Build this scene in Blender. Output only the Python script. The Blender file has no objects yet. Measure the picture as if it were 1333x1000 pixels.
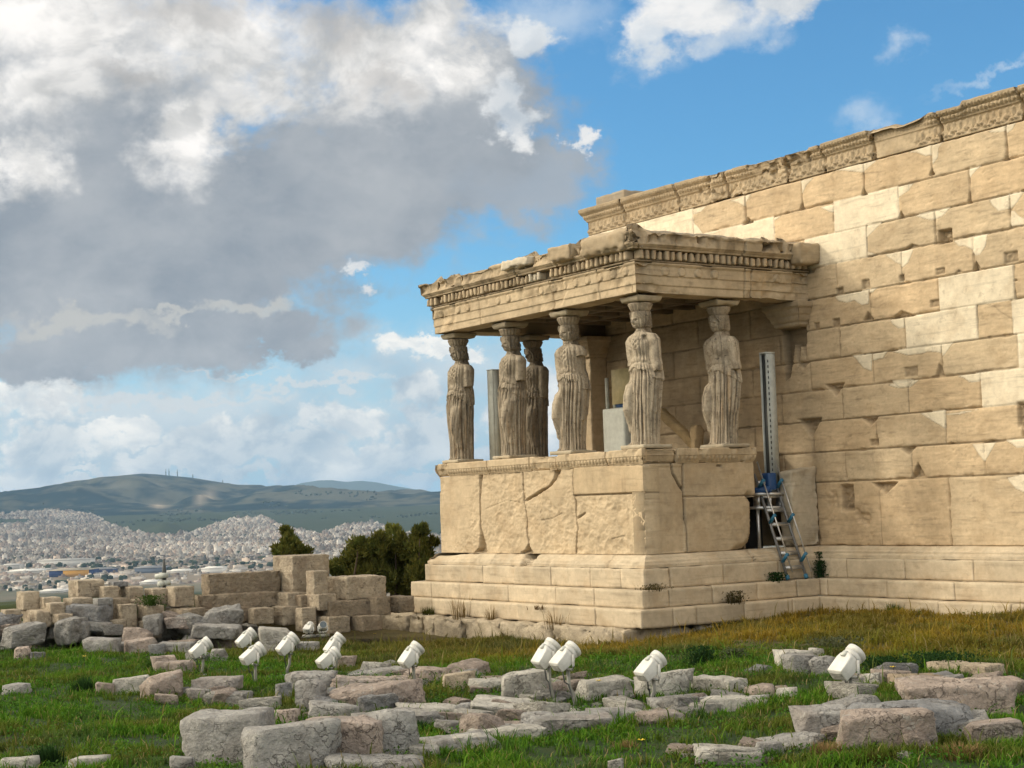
import bpy, math, random
import numpy as np
from mathutils import Vector, Matrix
rad = math.radians
# ------------------------------------------------------------------ camera
YAW, PITCH, ROLL = rad(56.78), rad(4.2846), rad(-1.8896)
CAM = np.array([19.9603, -15.4217, -0.8247]); FPX = 2131.61
_f = np.array([-math.sin(YAW)*math.cos(PITCH), math.cos(YAW)*math.cos(PITCH), math.sin(PITCH)])
_r0 = np.array([math.cos(YAW), math.sin(YAW), 0.0]); _u0 = np.cross(_r0, _f)
CR = _r0*math.cos(ROLL)+_u0*math.sin(ROLL); CU = _u0*math.cos(ROLL)-_r0*math.sin(ROLL); CF = _f
SC = bpy.context.scene
camd = bpy.data.cameras.new('camera'); cam = bpy.data.objects.new('camera', camd)
SC.collection.objects.link(cam); SC.camera = cam
camd.sensor_width = 36; camd.lens = FPX/1333*36; camd.clip_start = 0.5; camd.clip_end = 150000
M4 = Matrix(((CR[0], CU[0], -CF[0], CAM[0]), (CR[1], CU[1], -CF[1], CAM[1]), (CR[2], CU[2], -CF[2], CAM[2]), (0, 0, 0, 1)))
cam.matrix_world = M4
def ray(u, v): return CF + CR*((u-666.5)/FPX) + CU*((500-v)/FPX)
def proj(X):
    d = np.asarray(X)-CAM; z = d@CF
    return 666.5+FPX*(d@CR)/z, 500-FPX*(d@CU)/z
def on_y(u, v, y): d = ray(u, v); return CAM+d*((y-CAM[1])/d[1])
def on_x(u, v, x): d = ray(u, v); return CAM+d*((x-CAM[0])/d[0])
def on_z(u, v, z): d = ray(u, v); return CAM+d*((z-CAM[2])/d[2])
def at_depth(u, v, t): return CAM+ray(u, v)*t
# ------------------------------------------------------------------ sun, sky, exposure
SUN = np.array([-0.85, -1.0, 0.66]); SUN /= np.linalg.norm(SUN)
sd = bpy.data.lights.new('sun', 'SUN'); so = bpy.data.objects.new('sun', sd); SC.collection.objects.link(so)
sd.energy = 1.75; sd.angle = rad(7.5); sd.color = (1.0, 0.90, 0.73)
so.rotation_euler = Vector(SUN).to_track_quat('Z', 'Y').to_euler()
SC.view_settings.view_transform = 'Standard'; SC.view_settings.look = 'None'
SC.view_settings.exposure = 0.0; SC.view_settings.gamma = 1
SC.cycles.max_bounces = 6; SC.cycles.volume_bounces = 0; SC.cycles.transparent_max_bounces = 4
SC.cycles.use_adaptive_sampling = True; SC.cycles.use_denoising = True
W = bpy.data.worlds.new('World'); SC.world = W; W.use_nodes = True
wt = W.node_tree; wn = wt.nodes; wl = wt.links; wn.clear()
class NB:
    """tiny node-tree writer"""
    def __init__(s, tree): s.t = tree
    def n(s, kind, **kw):
        o = s.t.nodes.new(kind)
        for k, v in kw.items(): setattr(o, k, v)
        return o
    def put(s, sock, v):
        if isinstance(v, bpy.types.NodeSocket): s.t.links.new(v, sock)
        elif v is not None: sock.default_value = v
    def m(s, op, a, b=None, c=None, clamp=False):
        o = s.n('ShaderNodeMath', operation=op, use_clamp=clamp)
        for i, v in enumerate((a, b, c)): s.put(o.inputs[i], v)
        return o.outputs[0]
    def vm(s, op, a, b=None, out=0):
        o = s.n('ShaderNodeVectorMath', operation=op); s.put(o.inputs[0], a); s.put(o.inputs[1], b)
        return o.outputs['Value'] if op in ('DOT_PRODUCT', 'LENGTH') else o.outputs[0]
    def xyz(s, x, y, z):
        o = s.n('ShaderNodeCombineXYZ'); s.put(o.inputs[0], x); s.put(o.inputs[1], y); s.put(o.inputs[2], z); return o.outputs[0]
    def noise(s, vec, scale, detail=4, rough=.55, dist=0, col=False):
        o = s.n('ShaderNodeTexNoise'); s.put(o.inputs['Vector'], vec); o.inputs['Scale'].default_value = scale
        o.inputs['Detail'].default_value = detail; o.inputs['Roughness'].default_value = rough; o.inputs['Distortion'].default_value = dist
        return o.outputs['Color' if col else 'Fac']
    def rng(s, v, a, b, c=0., d=1., smooth=True):
        o = s.n('ShaderNodeMapRange', interpolation_type='SMOOTHSTEP' if smooth else 'LINEAR')
        s.put(o.inputs['Value'], v)
        for k, q in zip(('From Min', 'From Max', 'To Min', 'To Max'), (a, b, c, d)): s.put(o.inputs[k], q)
        return o.outputs[0]
    def mix(s, f, a, b, mode='MIX'):
        o = s.n('ShaderNodeMix', data_type='RGBA', blend_type=mode); s.put(o.inputs[0], f)
        for i, v in ((6, a), (7, b)):
            s.put(o.inputs[i], (*v, 1) if isinstance(v, tuple) and len(v) == 3 else v)
        return o.outputs[2]
B = NB(wt)
sky = B.n('ShaderNodeTexSky', sky_type='NISHITA'); sky.sun_disc = False
sky.sun_elevation = math.asin(SUN[2]); sky.sun_rotation = math.atan2(SUN[0], SUN[1])
sky.altitude = 150; sky.air_density = 1.0; sky.dust_density = 0.6; sky.ozone_density = 2.5
dirv = B.vm('NORMALIZE', B.n('ShaderNodeTexCoord').outputs['Generated'])
# clouds live at infinity: azimuth / elevation (degrees) about a fixed world bearing (west-north-west)
fwv = (-math.sin(YAW), math.cos(YAW), 0.0); rtv = (math.cos(YAW), math.sin(YAW), 0.0)
AZ = B.m('MULTIPLY', B.m('ARCTAN2', B.vm('DOT_PRODUCT', dirv, rtv), B.vm('DOT_PRODUCT', dirv, fwv)), 57.29578)
_sp = B.n('ShaderNodeSeparateXYZ'); wl.new(dirv, _sp.inputs[0])
EL = B.m('MULTIPLY', B.m('ARCSINE', _sp.outputs[2]), 57.29578)
def azel(u, v):
    d = ray(u, v); d = d/np.linalg.norm(d)
    return math.degrees(math.atan2(d@np.array(rtv), d@np.array(fwv))), math.degrees(math.asin(d[2]))
_st = B.vm('MULTIPLY', dirv, (1, 1, 1.3))
_w = B.n('ShaderNodeSeparateXYZ'); wl.new(B.noise(_st, 30, 6, .62, 0, True), _w.inputs[0])
AZW = B.m('ADD', AZ, B.m('MULTIPLY', B.m('SUBTRACT', _w.outputs[0], .5), 4.2)); ELW = B.m('ADD', EL, B.m('MULTIPLY', B.m('SUBTRACT', _w.outputs[1], .5), 3.0))
PXD = math.degrees(1/FPX)
def blob(u, v, su, sv, rot=0.):
    a, e = azel(u, v); da = B.m('SUBTRACT', AZW, a); de = B.m('SUBTRACT', ELW, e)
    c, s_ = math.cos(rad(rot)), math.sin(rad(rot))
    x = B.m('ADD', B.m('MULTIPLY', da, c/(su*PXD)), B.m('MULTIPLY', de, s_/(su*PXD)))
    y = B.m('ADD', B.m('MULTIPLY', da, -s_/(sv*PXD)), B.m('MULTIPLY', de, c/(sv*PXD)))
    return B.m('SUBTRACT', 1.0, B.m('SQRT', B.m('ADD', B.m('MULTIPLY', x, x), B.m('MULTIPLY', y, y))))
def field(bl):
    o = None
    for b in bl:
        q = blob(*b); o = q if o is None else B.m('SMOOTH_MAX', o, q, 0.15)
    return o
stretch = B.vm('MULTIPLY', dirv, (1, 1, 1.45))
warp = B.vm('SUBTRACT', B.noise(stretch, 9, 3, .5, 0, True), (.5, .5, .5))
wv = B.vm('ADD', stretch, B.vm('MULTIPLY', warp, (.035, .035, .035)))
SUNOFF = (0.006, 0.008, -0.013)
n_big = B.noise(stretch, 11, 9, .58)
def billow(vec, sc, det):      # rounded cauliflower relief
    o = B.n('ShaderNodeTexNoise', noise_type='FBM'); B.put(o.inputs['Vector'], vec); o.inputs['Scale'].default_value = sc; o.inputs['Detail'].default_value = det; o.inputs['Roughness'].default_value = .58; o.inputs['Distortion'].default_value = .25
    v = o.outputs['Fac']; return B.m('SUBTRACT', 1.0, B.m('MULTIPLY', B.m('ABSOLUTE', B.m('SUBTRACT', v, .5)), 3.2))
n_mid = B.noise(wv, 21, 9, .57)
n_fine = B.noise(wv, 64, 8, .60)
h0 = B.m('ADD', billow(wv, 17, 8), B.m('MULTIPLY', n_mid, .9)); h1 = B.m('ADD', billow(B.vm('ADD', wv, SUNOFF), 17, 8), B.m('MULTIPLY', B.noise(B.vm('ADD', wv, SUNOFF), 21, 9, .57), .9))
relief = B.rng(B.m('SUBTRACT', h0, h1), -.30, .26)
soft = B.rng(B.noise(wv, 13, 5, .5), .34, .66)
relief = B.m('ADD', B.m('MULTIPLY', relief, .38), B.m('MULTIPLY', soft, .62))
K = 10.0   # the Background node runs at 0.1
def c3(r, g, b): return (r*K, g*K, b*K)
def layer(base, bl, amp, lo, hi, col, amp2=.35, op=1.0):
    f = field(bl)
    f = B.m('ADD', f, B.m('ADD', B.m('MULTIPLY', B.m('SUBTRACT', n_mid, .5), amp), B.m('MULTIPLY', B.m('SUBTRACT', n_fine, .5), amp2)))
    k = B.rng(f, lo, hi, 0., op)
    return B.mix(k, base, col), f
skyc = B.mix(1.0, sky.outputs[0], (0.72, 1.34, 1.62, 1), 'MULTIPLY')
air = B.rng(EL, 0.0, 11.0, .80, 0.0)
skyc = B.mix(air, skyc, c3(.47, .68, .82))
# unseen cumulus added and brightened to fill shade; thin bright cloud veils the sun
dsun = B.vm('DOT_PRODUCT', dirv, tuple(SUN))
cov = B.m('ADD', B.m('MULTIPLY', B.m('SUBTRACT', n_big, .5), 3.0), B.m('MULTIPLY', B.m('SUBTRACT', n_fine, .5), .4))
outside = B.rng(B.m('ABSOLUTE', AZ), 21., 30.)
kout = B.m('MULTIPLY', B.m('MAXIMUM', B.rng(cov, -.55, .1), B.rng(dsun, .35, .75)), outside)
cout = B.mix(B.rng(dsun, -.6, .2, 0, 1), c3(1.65, 1.50, 1.27), c3(1.30, 1.22, 1.08))
cout = B.mix(B.rng(dsun, .30, .97, 0, 1), cout, c3(2.9, 2.54, 1.98))
skyc = B.mix(kout, skyc, cout)
wcol = B.mix(relief, c3(.50, .56, .62), c3(.97, .95, .92))
wlow = B.mix(relief, c3(.44, .54, .62), c3(1.1, 1.06, .98))
# rows of cumulus towards the horizon
skyc, _ = layer(skyc, [(250, 565, 560, 85), (560, 490, 240, 60)], 1.6, -.35, .75, B.mix(soft, c3(.46, .58, .67), c3(.72, .77, .79)), .7, .88)
low = [(20, 515, 80, 34), (60, 578, 70, 24), (150, 560, 40, 14), (215, 590, 50, 20), (265, 575, 40, 22), (325, 562, 50, 22), (365, 590, 90, 18), (440, 552, 60, 28), (470, 600, 110, 16), (510, 590, 50, 18), (540, 515, 50, 30), (560, 575, 60, 30), (545, 630, 60, 8),
       (330, 622, 40, 12), (235, 608, 50, 12), (400, 618, 120, 14), (120, 622, 80, 8), (30, 620, 60, 14), (560, 455, 60, 16), (600, 460, 40, 14), (690, 540, 60, 60), (755, 560, 60, 70), (120, 604, 120, 8), (660, 600, 60, 20)]
skyc, _ = layer(skyc, low, 1.9, -.22, .26, wlow, .9, .97)
skyc, _ = layer(skyc, [(180, 520, 220, 9), (420, 500, 120, 7), (300, 481, 60, 4)], 1.4, -.2, .5, c3(.74, .76, .76), .8, .7)
# big grey cloud bank
grey = B.mix(B.m('ADD', B.m('MULTIPLY', B.rng(n_big, .32, .66), .6), B.m('MULTIPLY', relief, .4)), c3(.285, .325, .375), c3(.49, .51, .53))
bank = [(130, 330, 330, 165), (420, 260, 330, 135, 12), (640, 235, 150, 62, 6), (240, 435, 230, 46), (370, 450, 70, 24), (60, 462, 160, 36), (560, 130, 180, 120), (100, 150, 260, 200)]
skyc, fb = layer(skyc, bank, .9, -.14, .36, grey, .42)
skyc, _ = layer(skyc, [(700, 250, 130, 56, 8)], 1.2, -.1, .9, c3(.36, .42, .49), .5, .75)
# sunlit tops of the bank
wtop = B.mix(relief, c3(.56, .56, .55), c3(1.12, 1.08, 1.03))
tops = [(90, 20, 190, 90), (60, 110, 120, 70), (300, 60, 230, 95), (480, 75, 150, 75), (250, 175, 60, 75), (345, 120, 90, 50), (560, 30, 90, 60), (40, 215, 55, 45), (590, 90, 60, 50)]
skyc, _ = layer(skyc, tops, 1.35, -.2, .75, wtop, .5, .97)
skyc, _ = layer(skyc, [(260, 20, 150, 40), (420, 30, 90, 50), (180, 90, 60, 25), (500, 110, 70, 30)], 1.2, .0, .9, c3(.46, .44, .42), .4, .55)
skyc, _ = layer(skyc, [(100, 418, 120, 15), (230, 405, 60, 10), (330, 400, 70, 14)], 1.2, -.1, .6, c3(.60, .59, .55), .6, .75)
# detached puffs
puffs = [(682, 50, 44, 24, -15), (655, 135, 30, 44, 30), (672, 165, 34, 26), (758, 190, 16, 12), (900, 15, 100, 50), (1020, -2, 100, 36, 20), (850, 40, 46, 38), (484, 362, 24, 10)]
skyc, _ = layer(skyc, puffs, 1.7, -.22, .55, wcol, .7, .97)
skyc, _ = layer(skyc, [(855, 55, 70, 46), (960, 50, 80, 30)], 1.5, -.1, .9, c3(.62, .70, .78), .6, .6)
wisps = [(1118, 150, 60, 30, 18), (1168, 55, 34, 24), (720, 20, 130, 60), (1290, 95, 80, 10, 10)]
skyc, _ = layer(skyc, wisps, 1.3, -.1, 1.3, c3(.74, .81, .87), .5, .55)
bg = B.n('ShaderNodeBackground'); wl.new(skyc, bg.inputs[0]); bg.inputs[1].default_value = 0.1
wl.new(bg.outputs[0], B.n('ShaderNodeOutputWorld').inputs[0])
# ------------------------------------------------------------------ numeric noise
_rs = np.random.RandomState(7); _pm = _rs.permutation(256); _pm = np.concatenate([_pm, _pm, _pm])
_gr = _rs.normal(size=(256, 3)); _gr /= np.linalg.norm(_gr, axis=1)[:, None]
def pn(P):
    P = np.asarray(P, float); I = np.floor(P).astype(int); F = P-I; I &= 255
    U = F*F*F*(F*(F*6-15)+10); out = 0
    for dx in (0, 1):
        for dy in (0, 1):
            for dz in (0, 1):
                h = _pm[_pm[_pm[(I[..., 0]+dx) & 255]+((I[..., 1]+dy) & 255)]+((I[..., 2]+dz) & 255)]
                g = _gr[h]; d = g[..., 0]*(F[..., 0]-dx)+g[..., 1]*(F[..., 1]-dy)+g[..., 2]*(F[..., 2]-dz)
                w = (U[..., 0] if dx else 1-U[..., 0])*(U[..., 1] if dy else 1-U[..., 1])*(U[..., 2] if dz else 1-U[..., 2])
                out = out+w*d
    return out*1.6
def fbm(P, sc=1., o=4, g=.5, seed=0.):
    P = np.asarray(P, float)*sc+seed*17.31; a = 1.; s = 0.; t = 0.
    for _ in range(o):
        s = s+a*pn(P); t += a; a *= g; P = P*2.03+11.7
    return s/t
def P3(x, y, z=0.): x, y, z = np.broadcast_arrays(np.asarray(x, float), np.asarray(y, float), np.asarray(z, float)); return np.stack([x, y, z], -1)
def sst(a, b, x): t = np.clip((np.asarray(x, float)-a)/(b-a), 0, 1); return t*t*(3-2*t)
# ------------------------------------------------------------------ mesh builders
def link(o, parent=None):
    SC.collection.objects.link(o)
    if parent is not None: o.parent = parent
    return o
def tag(o, label=None, cat=None, group=None, kind=None):
    for k, v in (('label', label), ('category', cat), ('group', group), ('kind', kind)):
        if v: o[k] = v
    return o
def thing(name, label, cat, loc=(0, 0, 0), rz=0., group=None):
    o = bpy.data.objects.new(name, None); o.empty_display_size = .1; link(o)
    o.location = loc; o.rotation_euler = (0, 0, rz); return tag(o, label, cat, group)
def mesh(name, V, F, mat, col=None, smooth=False):
    """V (n,3); F list of arrays of quads / tris"""
    V = np.asarray(V, np.float32); Fs = F if isinstance(F, list) else [F]
    me = bpy.data.meshes.new(name); me.vertices.add(len(V)); me.vertices.foreach_set('co', V.ravel())
    li = np.concatenate([np.asarray(f, np.int32).ravel() for f in Fs]); tot = np.concatenate([np.full(len(f), np.asarray(f).shape[1], np.int32) for f in Fs])
    me.loops.add(len(li)); me.loops.foreach_set('vertex_index', li)
    me.polygons.add(len(tot)); st = np.zeros(len(tot), np.int32); st[1:] = np.cumsum(tot)[:-1]
    me.polygons.foreach_set('loop_start', st); me.polygons.foreach_set('loop_total', tot)
    if smooth: me.polygons.foreach_set('use_smooth', np.ones(len(tot), bool))
    me.update(calc_edges=True)
    if col is not None:
        a = me.color_attributes.new('Col', 'FLOAT_COLOR', 'POINT'); c = np.ones((len(V), 4), np.float32); c[:, :3] = col
        a.data.foreach_set('color', c.ravel())
    if mat is not None: me.materials.append(mat)
    return me
def obj(name, V, F, mat, parent=None, col=None, smooth=False):
    return link(bpy.data.objects.new(name, mesh(name, V, F, mat, col, smooth)), parent)
class MB:
    """collects pieces of one part"""
    def __init__(s): s.V = []; s.Q = []; s.T = []; s.C = []; s.n = 0
    def add(s, V, F, col=None):
        V = np.asarray(V, float); F = np.asarray(F, int)
        (s.Q if F.shape[1] == 4 else s.T).append(F+s.n); s.V.append(V)
        s.C.append(np.broadcast_to(np.asarray((1, 1, 1) if col is None else col, float), (len(V), 3))); s.n += len(V); return s
    def build(s, name, mat, parent=None, smooth=False):
        F = ([np.concatenate(s.Q)] if s.Q else [])+([np.concatenate(s.T)] if s.T else [])
        return obj(name, np.concatenate(s.V), F, mat, parent, np.concatenate(s.C), smooth)
def grid_faces(nu, nv, wrap=False):
    i = np.arange(nu*nv).reshape(nu, nv)
    if wrap: i = np.concatenate([i, i[:1]], 0)
    return np.stack([i[:-1, :-1], i[1:, :-1], i[1:, 1:], i[:-1, 1:]], -1).reshape(-1, 4)
_cube = {}
def cube_grid(nx, ny, nz):
    k = (nx, ny, nz)
    if k in _cube: return _cube[k]
    Vs = []; Fs = []; n = 0
    for ax, (a, b) in enumerate(((1, 2), (2, 0), (0, 1))):
        na, nb = k[a], k[b]
        for sg in (-1, 1):
            A, Bb = np.meshgrid(np.linspace(-1, 1, na+1), np.linspace(-1, 1, nb+1), indexing='ij')
            V = np.zeros((na+1, nb+1, 3)); V[..., ax] = sg; V[..., a] = A; V[..., b] = Bb
            f = grid_faces(na+1, nb+1); f = f if sg > 0 else f[:, ::-1]
            Vs.append(V.reshape(-1, 3)); Fs.append(f+n); n += (na+1)*(nb+1)
    V = np.concatenate(Vs); F = np.concatenate(Fs)
    key = np.round(V*4096).astype(np.int64)
    _, idx, inv = np.unique(key, axis=0, return_index=True, return_inverse=True)
    _cube[k] = (V[idx], inv.reshape(-1)[F]); return _cube[k]
def stone(dims, step=.06, rnd=.015, rough=.006, chip=.02, seed=0, planes=0, cut=.25, fs=4.):
    """a worked or broken block centred on 0: rounded box, chipped arrises, optional broken-off facets"""
    h = np.asarray(dims, float)/2; n = [int(np.clip(round(d/step), 2, 60)) for d in dims]
    V, F = cube_grid(*n); p = V*h; r = min(rnd, h.min()*.95)
    q = np.clip(p, -(h-r), h-r); d = p-q; L = np.linalg.norm(d, axis=1)+1e-9; nrm = d/L[:, None]
    p = q+nrm*r
    rs = np.random.RandomState(seed % 100000)
    for _ in range(planes):
        g = rs.normal(size=3); g /= np.linalg.norm(g); s = np.abs(g*h).sum()*(1-cut*(.35+.65*rs.rand()))
        o = p@g-s+.25*rough*fbm(p, 9, 2, .5, seed); p = p-np.clip(o, 0, None)[:, None]*g
    a = np.sort(np.abs(V), axis=1)[:, 1]
    e = sst(.55, 1., a)
    nz = fbm(p, fs, 4, .55, seed)
    c = np.clip(fbm(p, 2.2, 3, .6, seed+3)-.06, 0, None)*3*e*chip+np.clip(fbm(p, 7, 2, .5, seed+5)-.05, 0, None)*1.5*e*chip
    p = p+nrm*(nz*rough*1.6)[:, None]-nrm*c[:, None]
    return p, F
def crag(dims, seed, rough=.02, cut=.32):
    """broken angular block: hull of a jittered box, its flat breaks roughened"""
    import bmesh
    rs = np.random.RandomState(seed % 100000); h = np.asarray(dims, float)/2; P = []
    for a in (-1, 1):
        for b_ in (-1, 1):
            for c in (-1, 1):
                k = 1-cut*rs.rand(3)*np.array((1, 1, .8 if c > 0 else .2)); P.append(np.array((a, b_, c))*k*h)
                if rs.rand() < .55: k2 = 1-cut*1.5*rs.rand(3)*np.array((1, 1, .5)); P.append(np.array((a, b_, c))*k2*h*np.array((1.0, 1.0, 1.0)))
    for _ in range(5): d = rs.uniform(-.8, .8, 3); ax = rs.randint(3); d[ax] = np.sign(d[ax] or 1)*rs.uniform(.92, 1.02); P.append(d*h)
    bm = bmesh.new()
    for p in P: bm.verts.new(p)
    g = bmesh.ops.convex_hull(bm, input=bm.verts); bmesh.ops.delete(bm, geom=list({e for e in g['geom_interior'] if isinstance(e, bmesh.types.BMVert)}), context='VERTS')
    bmesh.ops.triangulate(bm, faces=bm.faces); n = int(np.clip(h.max()*2/.045, 4, 22))
    bmesh.ops.subdivide_edges(bm, edges=bm.edges, cuts=n//2, use_grid_fill=True); bmesh.ops.triangulate(bm, faces=bm.faces)
    bm.normal_update(); V = np.array([v.co for v in bm.verts]); N = np.array([v.normal for v in bm.verts]); F = np.array([[v.index for v in f.verts] for f in bm.faces]); bm.free()
    s_ = min(1., h.max()*2); d = fbm(V, 3.2, 5, .58, seed)*rough*2.2*s_-np.clip(np.abs(fbm(V*np.array((1, 1, 2.2)), 2.2, 4, .6, seed+7))-.0, 0, .12)*-.10*s_+fbm(V, 14, 3, .5, seed)*.012*s_
    return V+N*d[:, None], F
def rotz(V, a): c, s = math.cos(a), math.sin(a); V = np.asarray(V); return np.stack([V[:, 0]*c-V[:, 1]*s, V[:, 0]*s+V[:, 1]*c, V[:, 2]], 1)
def box(x0, x1, y0, y1, z0, z1):
    V = np.array([(x, y, z) for x in (x0, x1) for y in (y0, y1) for z in (z0, z1)], float)
    return V, np.array([(0, 1, 3, 2), (4, 6, 7, 5), (0, 4, 5, 1), (2, 3, 7, 6), (0, 2, 6, 4), (1, 5, 7, 3)])
def tube(pts, r, n=10, cap=True):
    P = np.asarray(pts, float); R = np.broadcast_to(np.asarray(r, float), (len(P),)); V = []
    for i in range(len(P)):
        t = P[min(i+1, len(P)-1)]-P[max(i-1, 0)]; t /= np.linalg.norm(t)
        a = np.cross(t, (0, 0, 1) if abs(t[2]) < .9 else (1, 0, 0)); a /= np.linalg.norm(a); b = np.cross(t, a)
        th = np.linspace(0, 2*math.pi, n, endpoint=False); V.append(P[i]+R[i]*(np.cos(th)[:, None]*a+np.sin(th)[:, None]*b))
    V = np.concatenate(V); F = []
    for i in range(len(P)-1):
        for j in range(n): k = (j+1) % n; F.append((i*n+j, i*n+k, (i+1)*n+k, (i+1)*n+j))
    if cap:
        c0, c1 = len(V), len(V)+1; V = np.concatenate([V, P[:1], P[-1:]])
        m = (len(P)-1)*n
        for j in range(0, n, 2):
            F.append((c0, (j+2) % n, (j+1) % n, j)); F.append((c1, m+j, m+(j+1) % n, m+(j+2) % n))
    return V, np.array(F)
# ------------------------------------------------------------------ materials
def material(name, rough=.85, use_col=True, base=(1, 1, 1), sc=1., var=.25, hue=None, hue_amt=.5, spots=None, spot_amt=.0, bump=.5, bsc=30, bdist=.01, streak=0., spec=.25, cracks=0.):
    m = bpy.data.materials.new(name); m.use_nodes = True; t = m.node_tree; t.nodes.clear(); b = NB(t)
    po = b.n('ShaderNodeTexCoord').outputs['Object']
    oi = b.n('ShaderNodeObjectInfo'); po = b.vm('ADD', po, b.vm('MULTIPLY', oi.outputs['Location'], (.37, .37, .37)))
    c = (*base, 1)
    if use_col:
        a = b.n('ShaderNodeVertexColor', layer_name='Col').outputs[0]
        c = b.mix(1.0, a, c, 'MULTIPLY')
    n1 = b.noise(po, 1.7*sc, 6, .6); n2 = b.noise(po, 11*sc, 6, .65)
    v = b.m('ADD', b.m('MULTIPLY', n1, .5), b.m('MULTIPLY', n2, .5))
    k = b.rng(v, .3, .7, 1-var, 1+var, False)
    c = b.mix(1.0, c, b.xyz(k, k, k), 'MULTIPLY')
    if hue: c = b.mix(b.m('MULTIPLY', b.rng(b.noise(b.vm('ADD', po, (5, 2, 9)), 2.3*sc, 5, .6), .48, .68), hue_amt), c, hue)
    if streak:
        ns = b.noise(b.vm('MULTIPLY', po, (1.2, 1.2, 14)), 1.3*sc, 5, .6)
        ks = b.rng(ns, .5, .75, 1, 1-streak); c = b.mix(1.0, c, b.xyz(ks, ks, ks), 'MULTIPLY')
    if spots: c = b.mix(b.m('MULTIPLY', b.rng(b.noise(b.vm('ADD', po, (1, 7, 3)), 6*sc, 7, .7), .56, .68), spot_amt), c, spots)
    h = b.m('ADD', b.m('MULTIPLY', b.noise(po, bsc, 7, .65), 1.), b.m('MULTIPLY', b.noise(po, bsc*.22, 4, .6), 1.2))
    if cracks:
        vr = b.n('ShaderNodeTexVoronoi', feature='DISTANCE_TO_EDGE'); vr.inputs['Scale'].default_value = 3.2*sc
        b.put(vr.inputs['Vector'], b.vm('ADD', po, b.vm('MULTIPLY', b.noise(po, 4*sc, 4, .6, 0, True), (.35, .35, .35))))
        ce = b.rng(vr.outputs['Distance'], 0., .035, 1., 0.); ce = b.m('MULTIPLY', ce, b.rng(n1, .45, .6))
        c = b.mix(b.m('MULTIPLY', ce, cracks), c, (.05, .045, .04)); h = b.m('SUBTRACT', h, b.m('MULTIPLY', ce, .8))
    bp = b.n('ShaderNodeBump'); bp.inputs['Strength'].default_value = bump; bp.inputs['Distance'].default_value = bdist; b.put(bp.inputs['Height'], h)
    s = b.n('ShaderNodeBsdfPrincipled'); b.put(s.inputs['Base Color'], c); s.inputs['Roughness'].default_value = rough
    s.inputs['Specular IOR Level'].default_value = spec; b.put(s.inputs['Normal'], bp.outputs[0])
    t.links.new(s.outputs[0], b.n('ShaderNodeOutputMaterial').inputs[0]); return m
def plain(name, col, rough=.5, metal=0., bump=0.):
    m = bpy.data.materials.new(name); m.use_nodes = True; b = NB(m.node_tree); s = m.node_tree.nodes['Principled BSDF']
    po = b.n('ShaderNodeTexCoord').outputs['Object']; k = b.rng(b.noise(po, 9, 5, .65), .3, .7, .86, 1.08)
    b.put(s.inputs['Base Color'], b.mix(1.0, (*col, 1), b.xyz(k, k, k), 'MULTIPLY')); s.inputs['Roughness'].default_value = rough; s.inputs['Metallic'].default_value = metal
    return m
M_MARBLE = material('weathered_marble', var=.22, hue=(.36, .25, .14), hue_amt=.30, spots=(.20, .15, .10), spot_amt=.28, bump=.32, bsc=34, bdist=.006, streak=.22)
M_STATUE = material('statue_marble', base=(1, 1, 1), sc=2.5, var=.36, hue=(.17, .135, .095), hue_amt=.65, spots=(.07, .055, .042), spot_amt=.75, bump=.5, bsc=60, bdist=.008)
M_ROCK = material('limestone', sc=1.6, var=.42, hue=(.13, .115, .10), hue_amt=.5, spots=(.45, .44, .41), spot_amt=.7, bump=1., bsc=24, bdist=.05, cracks=.35)
M_TAN = material('tan_limestone', sc=1.6, var=.40, hue=(.22, .16, .11), hue_amt=.45, spots=(.12, .095, .07), spot_amt=.75, bump=1., bsc=18, bdist=.06, streak=.25)
OCHRE = np.array((.480, .384, .258)); PALE = np.array((.64, .575, .455)); GREYM = np.array((.33, .285, .22))
# ------------------------------------------------------------------ levels measured for the building (metres; 0 = podium top)
L, D, D2 = 6.144, 3.599, 2.229
Z0, Z1, Z2, Z3, Z4, Z5, Z6, Z7, Z8, Z9 = -2.69, -2.4115, -2.135, -1.8233, -1.6247, -.2344, 0., 2.42, 2.894, 3.3686
PA, PB, PC, PK = .605, .421, .227, .178
XW0, XW1 = -6.13, 12.0
def inpoly(x, z, poly):
    r = np.zeros(x.shape, bool); n = len(poly)
    for i in range(n):
        (x1, z1), (x2, z2) = poly[i], poly[(i+1) % n]
        if z1 == z2: continue
        k = (z1 > z) != (z2 > z); r ^= k & (x < (x2-x1)*(z-z1)/(z2-z1)+x1)
    return r
def segdist(x, z, pts, closed=False):
    d = np.full(x.shape, 9.); n = len(pts)
    for i in range(n if closed else n-1):
        a = np.array(pts[i]); b = np.array(pts[(i+1) % n]); ab = b-a; l = ab@ab+1e-12
        t = np.clip(((x-a[0])*ab[0]+(z-a[1])*ab[1])/l, 0, 1)
        d = np.minimum(d, np.hypot(x-a[0]-t*ab[0], z-a[1]-t*ab[1]))
    return d
def wpx(pts, o, s, y=D):   # points read off an enlarged view (origin o, scale s) onto the plane y
    return [tuple(on_y(o[0]+a/s, o[1]+b/s, y)[[0, 2]]) for a, b in pts]
def xpx(pts, o, s, x=0.): return [tuple(on_x(o[0]+a/s, o[1]+b/s, x)[[1, 2]]) for a, b in pts]
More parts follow.
